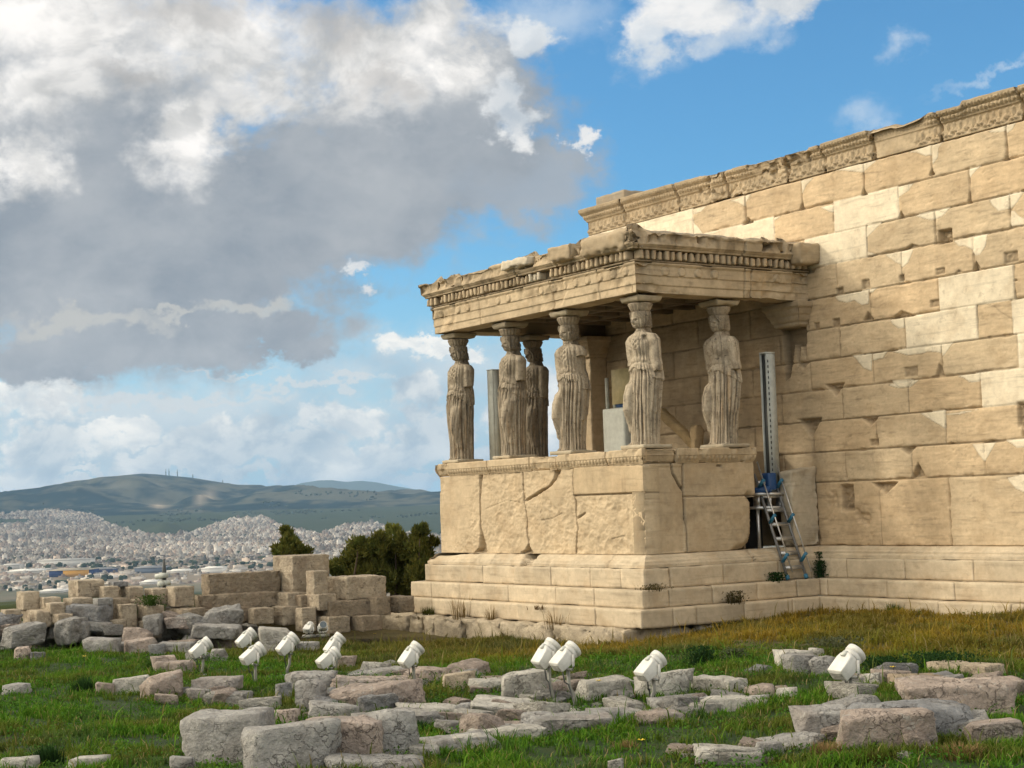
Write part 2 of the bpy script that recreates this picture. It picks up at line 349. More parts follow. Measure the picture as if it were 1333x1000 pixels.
def sheet(name, X, Z, H, C, frame, mat, parent, back=.35, smooth=False):
    """height-field face with closed rim going back into the masonry; frame(x, z, h) -> points"""
    nu, nv = X.shape
    V = frame(X, Z, H).reshape(-1, 3); F = grid_faces(nu, nv)
    rim = np.concatenate([np.arange(nu)*nv, (nu-1)*nv+np.arange(1, nv), (np.arange(nu-1)[::-1])*nv+nv-1, np.arange(1, nv-1)[::-1]])
    bk = frame(X.ravel()[rim], Z.ravel()[rim], np.full(len(rim), -back)); n0 = len(V); k = len(rim)
    i = np.arange(k); j = (i+1) % k
    S = np.stack([rim[i], n0+i, n0+j, rim[j]], 1)
    C2 = np.concatenate([C.reshape(-1, 3), C.reshape(-1, 3)[rim]*.8])
    return obj(name, np.concatenate([V, bk]), [F, S], mat, parent, C2, smooth)
# ------------------------------------------------------------------ temple wall
temple = thing('temple_wall', 'long high marble temple wall of ochre blocks patched with pale new marble, carved band along its top', 'temple', (0, 0, 0))
def make_wall():
    zs = [-1.633, -.591, -.10, .412, .93, 1.421, 1.928, 2.44, 2.965, 3.467, 3.982, 4.494]
    g = .0155
    x = np.arange(XW0, XW1+g, g); z = np.arange(-1.633, 4.494+g*.5, g); X, Z = np.meshgrid(x, z, indexing='ij')
    ci = np.clip(np.searchsorted(zs, Z, 'right')-1, 0, len(zs)-2); zl = np.array(zs)
    # courses: 0 orthostates, then running bond counted from the top
    nc = len(zs)-2; par = (nc-ci) % 2      # 0 for the top course
    off = np.where(ci == 0, -.03, np.where(par == 0, -.03, .685)); PW = 1.432
    bi = np.floor((X-off)/PW).astype(int); fx = (X-off)-bi*PW; dx = np.minimum(fx, PW-fx)
    dz = np.minimum(np.abs(Z-zl[ci]), np.abs(zl[ci+1]-Z))
    wob = fbm(P3(X, 0, Z), 5, 3, .6, 2)*.012
    bid = (ci*131+bi*17)
    rr = lambda k: (np.sin(bid*12.9898+k*78.233)*43758.5453) % 1.0
    dj = np.minimum(dx+wob*.4, dz+wob*.4)
    wid = .004+.022*np.clip(fbm(P3(X, 3, Z), 2.3, 3, .6, 9)-.12, 0, 1)*4
    new = np.zeros(X.shape)
    top = nc
    for c, lo, hi in ((top, -9, -2.89), (top-1, -9, -.75), (top-1, .685, 2.117), (top-2, -.03, 1.40), (top-4, 2.834, 4.266), (top-5, 2.117, 3.549), (top-5, 4.2, 6.4), (top-6, 4.27, 5.7), (top-7, 3.549, 4.98),
                      (top-3, 6.41, 7.84), (top-1, 7.845, 9.277), (top-8, 5.69, 7.13), (top-9, 7.845, 9.28)):
        new = np.where((ci == c) & (X > lo) & (X < hi), 1., new)
    T1, T2, T3, T4, T5, T6, T7 = ((1040, 280), 8.333), ((1183, 280), 8.333), ((1040, 390), 8.333), ((1183, 390), 8.333), ((1183, 160), 7.69), ((1040, 170), 8.333), ((890, 220), 8.333)
    TB = ((1040, 500), 4.546)
    polys = [(T1, [(935, 430), (1050, 515), (1108, 535), (1108, 395)]), (T1, [(1108, 395), (1240, 365), (1215, 440), (1180, 520), (1120, 570), (1108, 560)]),
             (T1, [(730, 250), (885, 95), (900, 70), (735, 100)]), (T1, [(740, 390), (850, 430), (740, 450)]), (T1, [(385, 885), (430, 930), (520, 950), (600, 925), (680, 975), (755, 965), (755, 805)]),
             (T1, [(755, 805), (850, 790), (800, 835), (757, 850)]),
             (T2, [(490, 275), (545, 335), (610, 335), (685, 370), (715, 440), (770, 430), (830, 340), (855, 200)]), (T2, [(60, 5), (170, 40), (250, 55), (285, 45), (285, -60)]), (T2, [(285, -60), (400, -20), (340, 30), (285, 45)]),
             (T3, [(575, 610), (640, 670), (700, 745), (790, 775), (790, 585)]), (T3, [(790, 585), (960, 560), (910, 640), (800, 660)]), (T3, [(980, 205), (1020, 270), (1080, 310), (1140, 305), (1140, 180)]),
             (T3, [(970, 930), (1060, 955), (1140, 960), (1250, 920), (1250, 885), (1000, 915)]), (T3, [(1000, 560), (1190, 605), (1250, 595), (1330, 590), (1400, 560), (1540, 575), (1545, 480), (1150, 530)]),
             (T4, [(350, 480), (480, 465), (400, 580), (360, 620)]), (T4, [(530, 830), (590, 850), (660, 895), (770, 890), (780, 790)]), (T4, [(0, 960), (40, 930), (110, 870), (0, 880)]),
             (T5, [(790, 90), (880, 95), (970, 80), (970, 20)]), (T5, [(975, 15), (1070, 0), (1040, 60), (975, 110)]), (T5, [(0, 295), (80, 300), (170, 330), (225, 320), (225, 215)]), (T5, [(230, 225), (350, 185), (300, 250), (290, 350), (240, 415)]),
             (T5, [(600, 460), (720, 430), (660, 490), (610, 550)]), (T5, [(0, 680), (45, 605), (0, 615)]), (T5, [(810, 770), (830, 820), (900, 880), (1010, 860), (1005, 715)]), (T5, [(1005, 715), (1160, 680), (1070, 810), (1020, 870)]),
             (T5, [(1020, 880), (1060, 880), (1100, 930), (1160, 960), (1160, 1030), (1020, 1030)]), (T5, [(90, 935), (180, 965), (255, 970), (255, 880)]), (T5, [(258, 880), (420, 840), (340, 930), (260, 965)]),
             (T6, [(20, 545), (155, 515), (80, 590), (35, 690)]), (T6, [(220, 435), (420, 430), (560, 440), (700, 455), (700, 350), (460, 400)]), (T6, [(700, 355), (850, 320), (740, 410), (705, 450)]), (T6, [(1070, 610), (1240, 570), (1190, 650), (1080, 725)]), (T6, [(230, 835), (330, 880), (375, 890), (380, 800)]),
             (T7, [(100, 435), (250, 400), (180, 470), (105, 490)]), (T7, [(510, 345), (600, 370), (660, 405), (660, 290)]), (T7, [(665, 290), (730, 270), (690, 340), (670, 370)]), (T7, [(105, 580), (160, 630), (215, 715), (105, 720)]), (T7, [(975, 530), (1060, 510), (985, 560)]),
             (TB, [(720, 175), (800, 225), (865, 260), (865, 150)]), (TB, [(865, 180), (1060, 150), (950, 180)]), (TB, [(1025, 355), (1060, 410), (1100, 460), (1165, 345)]), (TB, [(1230, 555), (1280, 620), (1340, 645), (1340, 530)]), (TB, [(1220, 330), (1290, 375), (1340, 370), (1340, 320)]), (TB, [(540, -20), (600, 20), (640, 22), (680, -30)])]
    edge = np.full(X.shape, 9.)
    for (o, s), p in polys:
        q = wpx(p, o, s); qx = [a for a, _ in q]; qz = [b for _, b in q]
        i0, i1 = np.searchsorted(x, [min(qx)-.1, max(qx)+.1]); j0, j1 = np.searchsorted(z, [min(qz)-.1, max(qz)+.1]); sl = (slice(i0, i1), slice(j0, j1))
        xs, zz = X[sl]+wob[sl]*.8, Z[sl]+wob[sl]*.6
        new[sl] = np.maximum(new[sl], inpoly(xs, zz, q)); edge[sl] = np.minimum(edge[sl], segdist(xs, zz, q, True))
    # a corner of old stone kept in the new block at the right
    q = wpx([(740, 60), (830, 45), (935, 75), (990, 130), (1070, 180), (1130, 215), (1130, 370), (760, 425)], *T4)
    m = inpoly(X, Z, q); new = np.where(m, 0., new); edge = np.minimum(edge, segdist(X, Z, q, True))
    # more patches beyond what the photograph shows of the wall
    far = (X > 4.75) & (fbm(P3(X, 8, Z), .9, 4, .6, 41)+.35*(dj < .2) > .60); new = np.where(far, 1., new)
    H = (rr(1)-.5)*.008+(rr(2)-.5)*.006*(fx/PW-.5)
    old = 1-new
    H = H+old*(fbm(P3(X, 1, Z*4.2), 2.2, 5, .55, 4)*.009+fbm(P3(X, 1, Z*2), 12, 3, .5, 6)*.003)
    H = np.where(new > 0, .001+.0015*fbm(P3(X, 1, Z), 1.5, 2), H)
    pit = np.clip(fbm(P3(X, 5, Z*2.6), 7, 3, .6, 12)-.32, 0, 1); H = H-old*pit*.035
    gro = 1-sst(wid*.5, wid*.5+.010, dj); both = (rr(3) > .5)
    newj = new > 0; H = H-gro*np.where(newj, .012, .040)
    H = H-(1-sst(.0, .012, edge))*.006
    er = old*(1-sst(0, .05, dj))*np.clip(fbm(P3(X, 7, Z), 3.1, 3, .6, 15)+.05, 0, 1); H = H-er*.07
    dark = gro*np.where(newj, .25, .6)
    cav = [(1230, 308, 14, 19, .16, 0), (1187, 320, 17, 6, .07, 1), (1093, 379, 8, 9, .07, 0), (1127, 370, 8, 13, .06, 0), (1174, 362, 5, 9, .06, 0), (1224, 353, 9, 9, .05, 0), (1248, 353, 8, 4, .05, 1), (1271, 346, 9, 14, .10, 1), (1316, 335, 13, 16, .05, 0),
           (1216, 395, 8, 10, .05, 0), (1130, 411, 11, 13, .09, 1), (1063, 424, 6, 9, .05, 0), (1088, 420, 8, 11, .05, 0), (1174, 409, 28, 11, .10, 1), (1223, 481, 10, 20, .07, 1), (1046, 476, 14, 11, .05, 2), (1088, 507, 20, 16, .12, 2), (1056, 556, 25, 24, .13, 2),
           (1133, 549, 17, 11, .11, 2), (1138, 576, 9, 9, .05, 0), (1182, 587, 16, 10, .10, 2), (1195, 612, 15, 22, .12, 1), (1103, 648, 13, 36, .14, 0), (1153, 635, 26, 15, .12, 2), (1330, 540, 8, 36, .08, 0), (1238, 577, 12, 4, .05, 1), (1292, 574, 26, 5, .04, 1), (1186, 484, 14, 14, .03, 0),
           (1213, 199+25, 6, 10, .08, 1), (1262, 258, 4, 16, .06, 1), (1310, 203, 4, 12, .06, 1), (1043.6, 268, 6, 10, .07, 1), (1125, 249, 7, 12, .08, 1), (1173, 279, 7, 12, .08, 1), (973, 287, 13, 10, .09, 1), (1072, 350-71, 1, 1, .0, 0), (1053, 354, 12, 5, .09, 0), (1322, 364, 5, 4, .05, 1)]
    for k in range(46):
        xx = 4.9+7*((k*.618) % 1); c = 1+int(k*1.7) % 9; cav.append((None, xx, zs[c]+.05, .05+.09*((k*.37) % 1), .06+.08*((k*.73) % 1), .07, k % 3))
    for cv in cav:
        if cv[0] is None: cx, cz, w, h, dp, ty = cv[1:]
        else:
            u, v, pw, ph, dp, ty = cv; cx, _, cz = on_y(u, v, D); t = (D-CAM[1])/ray(u, v)[1]; w = pw*t/FPX/.547; h = ph*t/FPX
        sl = (slice(*np.searchsorted(x, [cx-w, cx+w])), slice(*np.searchsorted(z, [cz-h, cz+h])))
        a = (X[sl]-cx)/(w/2)+wob[sl]*9; b = (Z[sl]-cz)/(h/2)+wob[sl]*9
        if ty == 0: q = np.maximum(np.abs(a), np.abs(b))
        elif ty == 1: q = np.maximum(np.maximum(-b, 0)*1.0, np.abs(a)+np.clip(b+1, 0, 9)*.5)       # triangle standing on the joint
        else: q = np.maximum(np.maximum(b, 0), np.maximum(-a*.9+np.clip(1-b, 0, 9)*.0, a)+np.clip(1-b, 0, 9)*.45)  # hangs under a joint
        k = 1-sst(.72, 1.05, q)
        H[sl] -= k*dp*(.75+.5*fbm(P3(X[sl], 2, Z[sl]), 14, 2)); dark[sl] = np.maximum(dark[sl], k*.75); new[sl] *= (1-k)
    # deep recess below the lost pilaster, beside the porch
    q = [(-.66, 2.02), (-.07, 2.02), (-.10, 1.42), (-.22, 1.72), (-.3, 1.30), (-.36, 1.75), (-.5, 1.2), (-.62, 1.15)]
    k = inpoly(X, Z, q); H = np.where(k, -.16, H); dark = np.where(k, .9, dark)
    # broken faces of the orthostates
    br = sst(.1, .35, fbm(P3(X, 3, Z), 1.6, 4, .6, 21))*(ci == 0)*(X < 3)*sst(2.9, 1.5, X); H = H-br*.05*(1+fbm(P3(X, 3, Z), 6, 4, .6, 5))
    t = 1.04+.16*rr(5)
    tone = rr(6)[..., None]
    oc = OCHRE*(1-.28*tone)+np.array((.55, .37, .20))*.28*tone
    C = oc*t[..., None]
    vein = fbm(P3(X+.35*Z, 4, Z*5), 1.5, 5, .6, 30); fine_ = sst(.28, .5, np.abs(fbm(P3(X*1.0, 6, Z*9+X*.8), 1.7, 4, .6, 44))); C = C*(1+.24*vein[..., None])*(1-.26*fine_[..., None])
    st = sst(.15, .5, fbm(P3(X, 9, Z*4.5), 2.1, 5, .62, 33)); C = C*(1-.17*st[..., None])
    nc_ = PALE*(1.10+.1*rr(8))[..., None]*np.array((1, .985, .95)); nc_ = nc_*(1+.05*vein[..., None])
    C = C*(1-new[..., None])+nc_*new[..., None]
    ol = (1-sst(.0, .014, edge))*.35; C = C*(1-ol[..., None])
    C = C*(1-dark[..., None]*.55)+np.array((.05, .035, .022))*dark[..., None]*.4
    # darker inside the porch and in a strip beside it
    dk_ = sst(.0, -1.1, X)*(.30+.30*fbm(P3(X*1.5, 2, Z*.5), 1.2, 4, .6, 66))*sst(2.7, 2.3, Z)+.25*np.exp(-((X+.05)/.22)**2)*sst(1.6, -.4, Z); C = C*(1-dk_[..., None])
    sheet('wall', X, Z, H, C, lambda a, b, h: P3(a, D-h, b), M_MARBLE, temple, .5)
    mb = MB(); mb.add(*box(XW0+.03, XW1, D+.3, D+.7, -1.63, 4.9), OCHRE*.8); mb.build('wall_core', M_MARBLE, bpy.data.objects['wall'])
make_wall()
# ------------------------------------------------------------------ runs of moulded stone
def run(P0, P1, nrm, prof, m0=0., m1=0., ds=.03, disp=None, col=OCHRE, colf=None, pstep=.02):
    """moulding along P0-P1; prof = [(out, z)..] followed upwards; mitre factor at each end"""
    pr = [np.array(prof[0], float)]
    for a, b in zip(prof[:-1], prof[1:]):
        a, b = np.array(a, float), np.array(b, float); n = max(1, int(np.ceil(np.linalg.norm(b-a)/pstep)))
        pr += [a+(b-a)*i/n for i in range(1, n+1)]
    pr = np.array(pr); P0, P1, nrm = (np.array(q, float) for q in (P0, P1, nrm)); dv = P1-P0; Ln = np.linalg.norm(dv); dv /= Ln
    ns = max(2, int(Ln/ds)+1); T = np.linspace(0, 1, ns)[:, None]; O = pr[None, :, 0]; Zp = pr[None, :, 1]
    S = -m0*O+T*(Ln+(m0+m1)*O); O = np.broadcast_to(O, S.shape).copy(); Zp = np.broadcast_to(Zp, S.shape).copy()
    C = np.broadcast_to(np.asarray(col, float), S.shape+(3,)).copy()
    # profile normals for the displacement
    tg = np.gradient(pr, axis=0); tg /= np.linalg.norm(tg, axis=1)[:, None]+1e-9; n_o, n_z = tg[None, :, 1], -tg[None, :, 0]
    if disp is not None:
        h = disp(S, Zp, O); O = O+n_o*h; Zp = Zp+n_z*h
    if colf is not None: C = colf(S, Zp, C)
    V = P0+dv*S[..., None]+nrm*O[..., None]; V[..., 2] = Zp
    F = grid_faces(ns, len(pr))
    if np.cross(dv, nrm)[2] > 0: F = F[:, ::-1]
    return V.reshape(-1, 3), F, C.reshape(-1, 3)
def erode(amp=.01, seed=0, sc=3., chip=.0, th=.1):
    def f(S, Z, O):
        p = P3(S, O*2+seed, Z); h = fbm(p, sc, 5, .55, seed)*amp
        if chip: h = h-np.clip(fbm(p, 1.3, 4, .6, seed+9)-th, 0, 1)*chip
        return h
    return f
def vary(seed, amt=.22, dark=.25):
    def f(S, Z, C):
        p = P3(S, seed, Z); k = 1+amt*fbm(p, 1.4, 5, .6, seed)*1.5-dark*sst(.1, .5, fbm(p, 3, 5, .65, seed+4)); return C*k[..., None]
    return f
def joints(js, w=.008, dp=.03):
    def f(S, Z, O):
        h = 0
        for j in js: h = h-dp*(1-sst(w*.5, w*.5+.012, np.abs(S-j-.01*fbm(P3(S, j, Z), 4, 2))))
        return h
    return f
def addf(*fs): return lambda S, Z, O: sum(f(S, Z, O) for f in fs)
# egg-and-dart strip: bulges between z0 and z1
def eggs(z0, z1, per, amp):
    def f(S, Z, O):
        ph = (S/per) % 1.-.5; zz = (Z-z0)/(z1-z0); inside = sst(0, .1, zz)*sst(1, .9, zz)
        e = np.sqrt(np.clip(1-(ph/.38)**2-((zz-.62)/.62)**2, 0, 1)); dart = np.exp(-((np.abs(ph)-.5)/.06)**2)*.5
        return inside*amp*(e+dart-.35)
    return f
# wall frieze band with anthemion carving
def anthemion(z0, z1, per, amp, seed):
    def f(S, Z, O):
        zz = (Z-z0)/(z1-z0); k = sst(0, .12, zz)*sst(1.02, .9, zz); ph = (S/per) % 1.-.5; alt = (np.floor(S/per) % 2) > .5
        r = np.hypot(ph*1.9, zz-.18); th = np.arctan2(ph*1.9, zz-.18)
        palm = np.maximum(0, np.cos(th*np.where(alt, 5.5, 3.5)))*sst(.85, .6, r)*sst(.1, .2, r); sp = np.exp(-((np.hypot(np.abs(ph)-.36, (zz-.22)*.9)-.12)/.05)**2)
        return k*amp*(palm*.9+sp*.7-.3)
    return f
def broken(seed, lo=.05, hi=.2, sc=1.1):
    return lambda S, Z: sst(lo, hi, fbm(P3(S, seed, Z*1.6), sc, 4, .62, seed))
def make_frieze():
    # height of the ruined top along the wall, read off the photograph
    tops = [(757, 277), (848, 247), (935, 224), (1000, 208), (1050, 194), (1094, 180), (1160, 161), (1166, 163), (1172, 162), (1205, 149), (1251, 138), (1254, 132), (1333, 110)]
    tx = [on_y(u, v, D-.1)[0] for u, v in tops]; tz = [on_y(u, v, D-.1)[2] for u, v in tops]; tx[0] = -99
    def topz(s):
        z = np.interp(s, tx+[6.3, 6.35, 9, 12], tz+[5.0, 4.93, 4.98, 4.9]); return z+.012*fbm(P3(s, 0, 0), 3, 4, .6, 8)
    z0 = 4.494
    prof = [(-.1, z0), (.0, z0+.004), (.002, z0+.02), (.002, z0+.26), (.03, z0+.275), (.03, z0+.29), (.05, z0+.31), (.075, z0+.37), (.075, z0+.385), (.09, z0+.39), (.13, z0+.45), (.135, z0+.47), (.135, z0+.50), (-.35, z0+.52)]
    bk = broken(3, .05, .14, .9)
    def keep(S):    # the patch where carving is smashed, and plain spots
        return None
    def disp(S, Z, O):
        x = S+XW0; b = bk(S, Z)*sst(-3.1, -2.2, x)*sst(1.75, 1.6, x); b = np.maximum(b, sst(.12, .22, fbm(P3(S, 2, Z), .8, 4, .6, 77))*sst(4, 4.6, x))
        smooth = sst(1.62, 1.68, x)*sst(3.0, 2.6, x)*sst(z0+.22, z0+.30, Z); low = sst(1.62, 1.68, x)*sst(2.7, 2.4, x)
        h = anthemion(z0+.03, z0+.26, .125, .050, 1)(S, Z, O)*(1-.9*b)*(1-low)+(eggs(z0+.30, z0+.375, .075, .034)(S, Z, O)+eggs(z0+.39, z0+.46, .062, .030)(S, Z, O))*(1-b)*(1-.7*smooth)
        h = h-b*(.02+.30*np.clip(O, 0, 1))-smooth*np.clip(O-.01, 0, 1)*.75+fbm(P3(S, O, Z), 6, 4, .6, 5)*(.010+.02*b)
        h = h+b*.025*np.sign(fbm(P3(S, 5, Z), 5, 2, .5, 61))
        for j in (-4.9+6.13, -3.26+6.13, -1.9+6.13, -.35+6.13, .55+6.13, 1.655+6.13, 3.06+6.13, 4.6+6.13, 6.3+6.13, 8+6.13, 9.8+6.13):
            w = .012+(.03*sst(z0+.3, z0, Z) if abs(j-7.785) < .01 else 0); h = h-.12*(1-sst(w, w+.02, np.abs(S-j-.012*fbm(P3(S, j, Z), 5, 2))))
        return h
    def colf(S, Z, C):
        x = S+XW0; b = bk(S, Z)*sst(-3.1, -2.2, x)*sst(1.75, 1.6, x)
        C = vary(21, .25, .3)(S, Z, C); C = C*(1-.22*(b*sst(.1, -.1, fbm(P3(S, 5, Z), 5, 2, .5, 61)))[..., None])
        w = sst(z0+.40, z0+.5, Z)*.25; return C*(1-w[..., None])
    V, F, C = run((XW0, D, 0), (XW1, D, 0), (0, -1, 0), prof, 1, 0, .017, disp, OCHRE*1.0, colf, .017)
    s = V[:, 0]; tz_ = topz(s); over = V[:, 2]-z0; sc = (tz_-z0)/.50; V[:, 2] = np.where(over > .26, z0+.26+(over-.26)*np.clip((tz_-z0-.26)/.24, .15, 1.3), V[:, 2])
    mb = MB(); mb.add(V, F, C)
    V, F, C = run((XW0, D+.7, 0), (XW0, D, 0), (-1, 0, 0), prof, 0, 1, .02, lambda S, Z, O: anthemion(z0+.03, z0+.26, .115, .030, 1)(S, Z, O)+fbm(P3(S, O, Z), 6, 4)*.01, OCHRE, vary(5), .02)
    mb.add(V, F, C); mb.build('carved_frieze', M_MARBLE, temple)
make_frieze()
def course(mb, P0, P1, nrm, zb, zt, depth, js, seed, col=OCHRE, rough=.003, chip=.012, rnd=.003, step=.04, gap=.003):
    """row of separate blocks along a line, joints at the given distances"""
    P0, P1, nrm = (np.array(q, float) for q in (P0, P1, nrm)); dv = P1-P0; Ln = np.linalg.norm(dv); dv /= Ln; a = math.atan2(dv[1], dv[0])
    e = [0.]+[j for j in js if 0 < j < Ln]+[Ln]; rs = np.random.RandomState(seed)
    for i in range(len(e)-1):
        l = e[i+1]-e[i]-gap
        V, F = stone((l, depth, zt-zb-.003), step, rnd, rough, chip, seed*31+i*7)
        c = P0+dv*(e[i]+e[i+1])/2-nrm*(depth/2-rs.uniform(-.006, .008)); V = rotz(V, a)+(c[0], c[1], (zb+zt)/2)
        t = .92+.16*rs.rand(); k = vary(seed+i, .2, .2)(V[:, 0]+V[:, 1], V[:, 2], np.broadcast_to(np.asarray(col), V.shape)*t)
        mb.add(V, F, k)
STEP = OCHRE*.62+PALE*.34
def wall_steps():
    x0 = -.3
    for nm, zb, zt, p, js, dp in (('step', Z0-.2, Z1, PA, (1.35, 2.75, 4.1, 5.5, 6.9, 8.4, 9.8), .6), ('step', Z1, Z2, PB, (.45, 1.75, 3.1, 4.4, 5.6, 7, 8.4, 9.9), .5), ('step', Z2, Z3, PC, (.9, 2.15, 3.5, 4.8, 6.2, 7.5, 9), .5)):
        mb = MB(); course(mb, (p+x0, D-p, 0), (XW1, D-p, 0), (0, -1, 0), zb, zt, dp, js, int(zb*-100), STEP); mb.build(nm, M_MARBLE, temple)
    mb = MB(); pr = [(.2, Z3+.002), (.2, Z3+.055), (.185, Z3+.07), (.16, Z3+.075), (.165, Z3+.11), (.12, Z3+.13), (.10, Z3+.17), (.06, Z4-.012), (.0, Z4-.006), (-.2, Z4-.004)]
    mb.add(*run((-.75, D, 0), (XW1, D, 0), (0, -1, 0), pr, 0, 0, .03, addf(erode(.012, 4, 3, .10, .12), joints((1.9, 3.4, 4.9, 6.4, 7.9, 9.5, 11))), STEP, vary(3), .02))
    mb.build('base_moulding', M_MARBLE, temple)
wall_steps()
V, F = stone((.95, .5, .34), .05, .01, .006, .02, 5); _p = on_y(820, 262, D+.35)
tag(obj('marble_block', V+(on_y(789, 262, D+.35)[0]+.44, D+.37, 5.08), F, M_MARBLE, None, np.broadcast_to(GREYM*.95, V.shape)), 'grey squared marble block lying on top of the temple wall above the porch roof', 'stone block')
# ------------------------------------------------------------------ porch
porch = thing('porch', 'marble porch with six statues for columns, cracked block podium and dentilled flat roof', 'porch', (0, 0, 0))
def podium():
    # stepped base
    for nm, zb, zt, p, jf, js, dp in (('step', Z0, Z1, PA, (1.25, 2.55, 4.05, 5.1, 6.2), (1.05, 2.0, 3.0), .6), ('step', Z1, Z2, PB, (.75, 1.75, 3.3, 4.7, 5.75), (1.35, 2.25, 3.1), .5), ('step', Z2, Z3, PC, (2.0, 3.0, 4.1, 5.2, 6.0), (.35, 1.55, 2.7), .5)):
        mb = MB(); sd_ = int(zt*-1000)
        course(mb, (-L-p, -p, 0), (p, -p, 0), (0, -1, 0), zb, zt, dp, jf, sd_, STEP, .003, .014)
        course(mb, (p, -p+dp, 0), (p, D-p-.004, 0), (1, 0, 0), zb, zt, dp, [j-dp for j in js if j > dp+.1], sd_+1, STEP*.96, .003, .014)
        course(mb, (-L-p, D, 0), (-L-p, -p+dp, 0), (-1, 0, 0), zb, zt, dp, (1.1, 2.3), sd_+2, STEP, .007, .04)
        mb.build(nm, M_MARBLE, porch)
    mb = MB(); course(mb, (-L-.85, -.93, 0), (.42, -.80, 0), (-.02, -1, 0), -3.35, Z0-.004, .9, (1.15, 1.6, 2.0, 2.9, 4.1, 5.6), 77, np.array((.40, .34, .25)), .03, .16, .025, .05, .015)
    course(mb, (.42, -.35, 0), (.66, 1.6, 0), (1, -.1, 0), -3.3, Z0-.02, .7, (.9,), 78, np.array((.36, .33, .28)), .045, .14, .07, .06, .02)
    mb.build('foundation', M_ROCK_T, porch)
    # base moulding under the dado
    pr = [(.19, Z3+.002), (.19, Z3+.05), (.17, Z3+.07), (.16, Z3+.10), (.11, Z3+.125), (.09, Z3+.16), (.05, Z4-.012), (.02, Z4-.006), (-.25, Z4-.004)]
    mb = MB()
    def brk(S, Z, O):   # broken stretch on the front
        return -.10*sst(.02, .12, .22-np.abs(S-(L-3.05)) + .1*fbm(P3(S, 2, Z), 5, 3)) - .05*sst(1.2, .2, S)*sst(Z3+.04, Z3+.16, Z)
    mb.add(*run((-L, 0, 0), (0, 0, 0), (0, -1, 0), pr, 1, 1, .025, addf(erode(.010, 6, 4, .10, .15), joints((2.0, 3.25, 5.4)), brk), STEP, vary(8), .02))
    mb.add(*run((0, 0, 0), (0, D, 0), (1, 0, 0), pr, 1, 0, .025, addf(erode(.010, 9, 4, .10, .15), joints((2.0,), .02, .08)), STEP*.97, vary(9), .02))
    mb.add(*run((-L, D, 0), (-L, 0, 0), (-1, 0, 0), pr, 0, 1, .04, erode(.010, 19, 4, .10, .15), STEP, vary(9), .03))
    mb.build('base_moulding', M_MARBLE, porch)
    # dado, long side
    g = .0135; x = np.arange(-L, 1e-6, g); x[-1] = 0; z = np.linspace(Z4, Z5, int((Z5-Z4)/g)+1); X, Z = np.meshgrid(x, z, indexing='ij')
    A = ((480, 570), 3.572); Bq = ((780, 570), 3.572); w = lambda p, a=A: wpx(p, a[0], a[1], 0.)
    wb = fbm(P3(X, 0, Z), 6, 4, .6, 3)*.03
    H = fbm(P3(X, 1, Z*1.6), 2.2, 5, .55, 11)*.012; dark = np.zeros(X.shape)
    fr = sst(-.15, .2, fbm(P3(X, 2, Z), 1.0, 3, .5, 8)+.35*sst(-3.4, -2.2, X)); up = inpoly(X, Z, w([(945, 130), (1400, 130), (1400, 255), (950, 268)])); fr = np.where(up, 0, fr)
    rg = 1-np.abs(fbm(P3(X+Z*.6, 2, Z*1.3-X*.3), 3.0, 5, .55, 14))*2.2; H = H-fr*(.012+.030*np.clip(.6-rg, -1, 1)); H = np.where(up, .006+.002*fbm(P3(X, 1, Z), 3, 2), H)
    def cut(poly, dp, dk=.8):
        nonlocal H, dark
        q = w(poly); k = inpoly(X+wb, Z+wb*.7, q)*1.; e = segdist(X+wb, Z+wb*.7, q, True); s = k*sst(0, .03, e)+k*.35
        H = H-dp*np.clip(s, 0, 1); dark = np.maximum(dark, dk*np.clip(s, 0, 1))
    def crack(poly, wd, dp=.06, a=A, dk=.9):
        nonlocal H, dark
        d = segdist(X+wb*.35, Z+wb*.3, w(poly, a)); k = 1-sst(wd*.4, wd, d); H = H-dp*k; dark = np.maximum(dark, k*dk)
    cut([(512, 165), (532, 165), (524, 225), (520, 300), (522, 380), (528, 440), (545, 500), (553, 533), (530, 538), (490, 532), (510, 512), (517, 440), (514, 300)], .13, .35)
    crack([(520, 165), (518, 230), (516, 300), (519, 420)], .022, .08)
    crack([(716, 155), (720, 290), (728, 330), (736, 380), (733, 430), (742, 490)], .020, .07); cut([(742, 485), (755, 515), (768, 538), (740, 538), (700, 538), (728, 520)], .12, .4)
    cut([(862, 150), (890, 150), (872, 195), (850, 225), (800, 258), (735, 296), (722, 292), (790, 248), (838, 222), (856, 195)], .11, .55)
    crack([(950, 140), (948, 200), (955, 268), (962, 300), (962, 370), (970, 420), (962, 538)], .020, .07); crack([(950, 268), (1150, 262), (1300, 255)], .016, .05)
    crack([(970, 375), (1000, 350)], .02, .05)
    crack([(545, 330), (640, 290), (700, 300)], .006, .015, A, .35); crack([(800, 385), (850, 375), (900, 350)], .007, .02, A, .4); crack([(60, 470), (120, 455)], .01, .02, Bq, .4); crack([(160, 330), (200, 290), (215, 285)], .012, .03, Bq, .5)
    C = OCHRE*1.08*np.ones(X.shape+(3,)); C = vary(31, .16, .12)(X, Z, C); C = np.where(up[..., None], np.array((.49, .385, .25))*(1+.2*fbm(P3(X*3, 1, Z*.6), 1.6, 4, .5, 3))[..., None], C)
    C = C*(1-dark[..., None]*.5); C = C*(1-.3*sst(.3, .5, fbm(P3(X*2.5, 4, Z*.5), 1.3, 5, .6, 19))[..., None])
    sheet('dado', X, Z, H, C, lambda a, b, h: P3(a, -h, b), M_MARBLE, porch, .3)
    # dado, short side
    y = np.arange(0, D2+g, g); X, Z = np.meshgrid(y, z, indexing='ij'); w = lambda p, a=Bq: xpx(p, a[0], a[1], 0.)
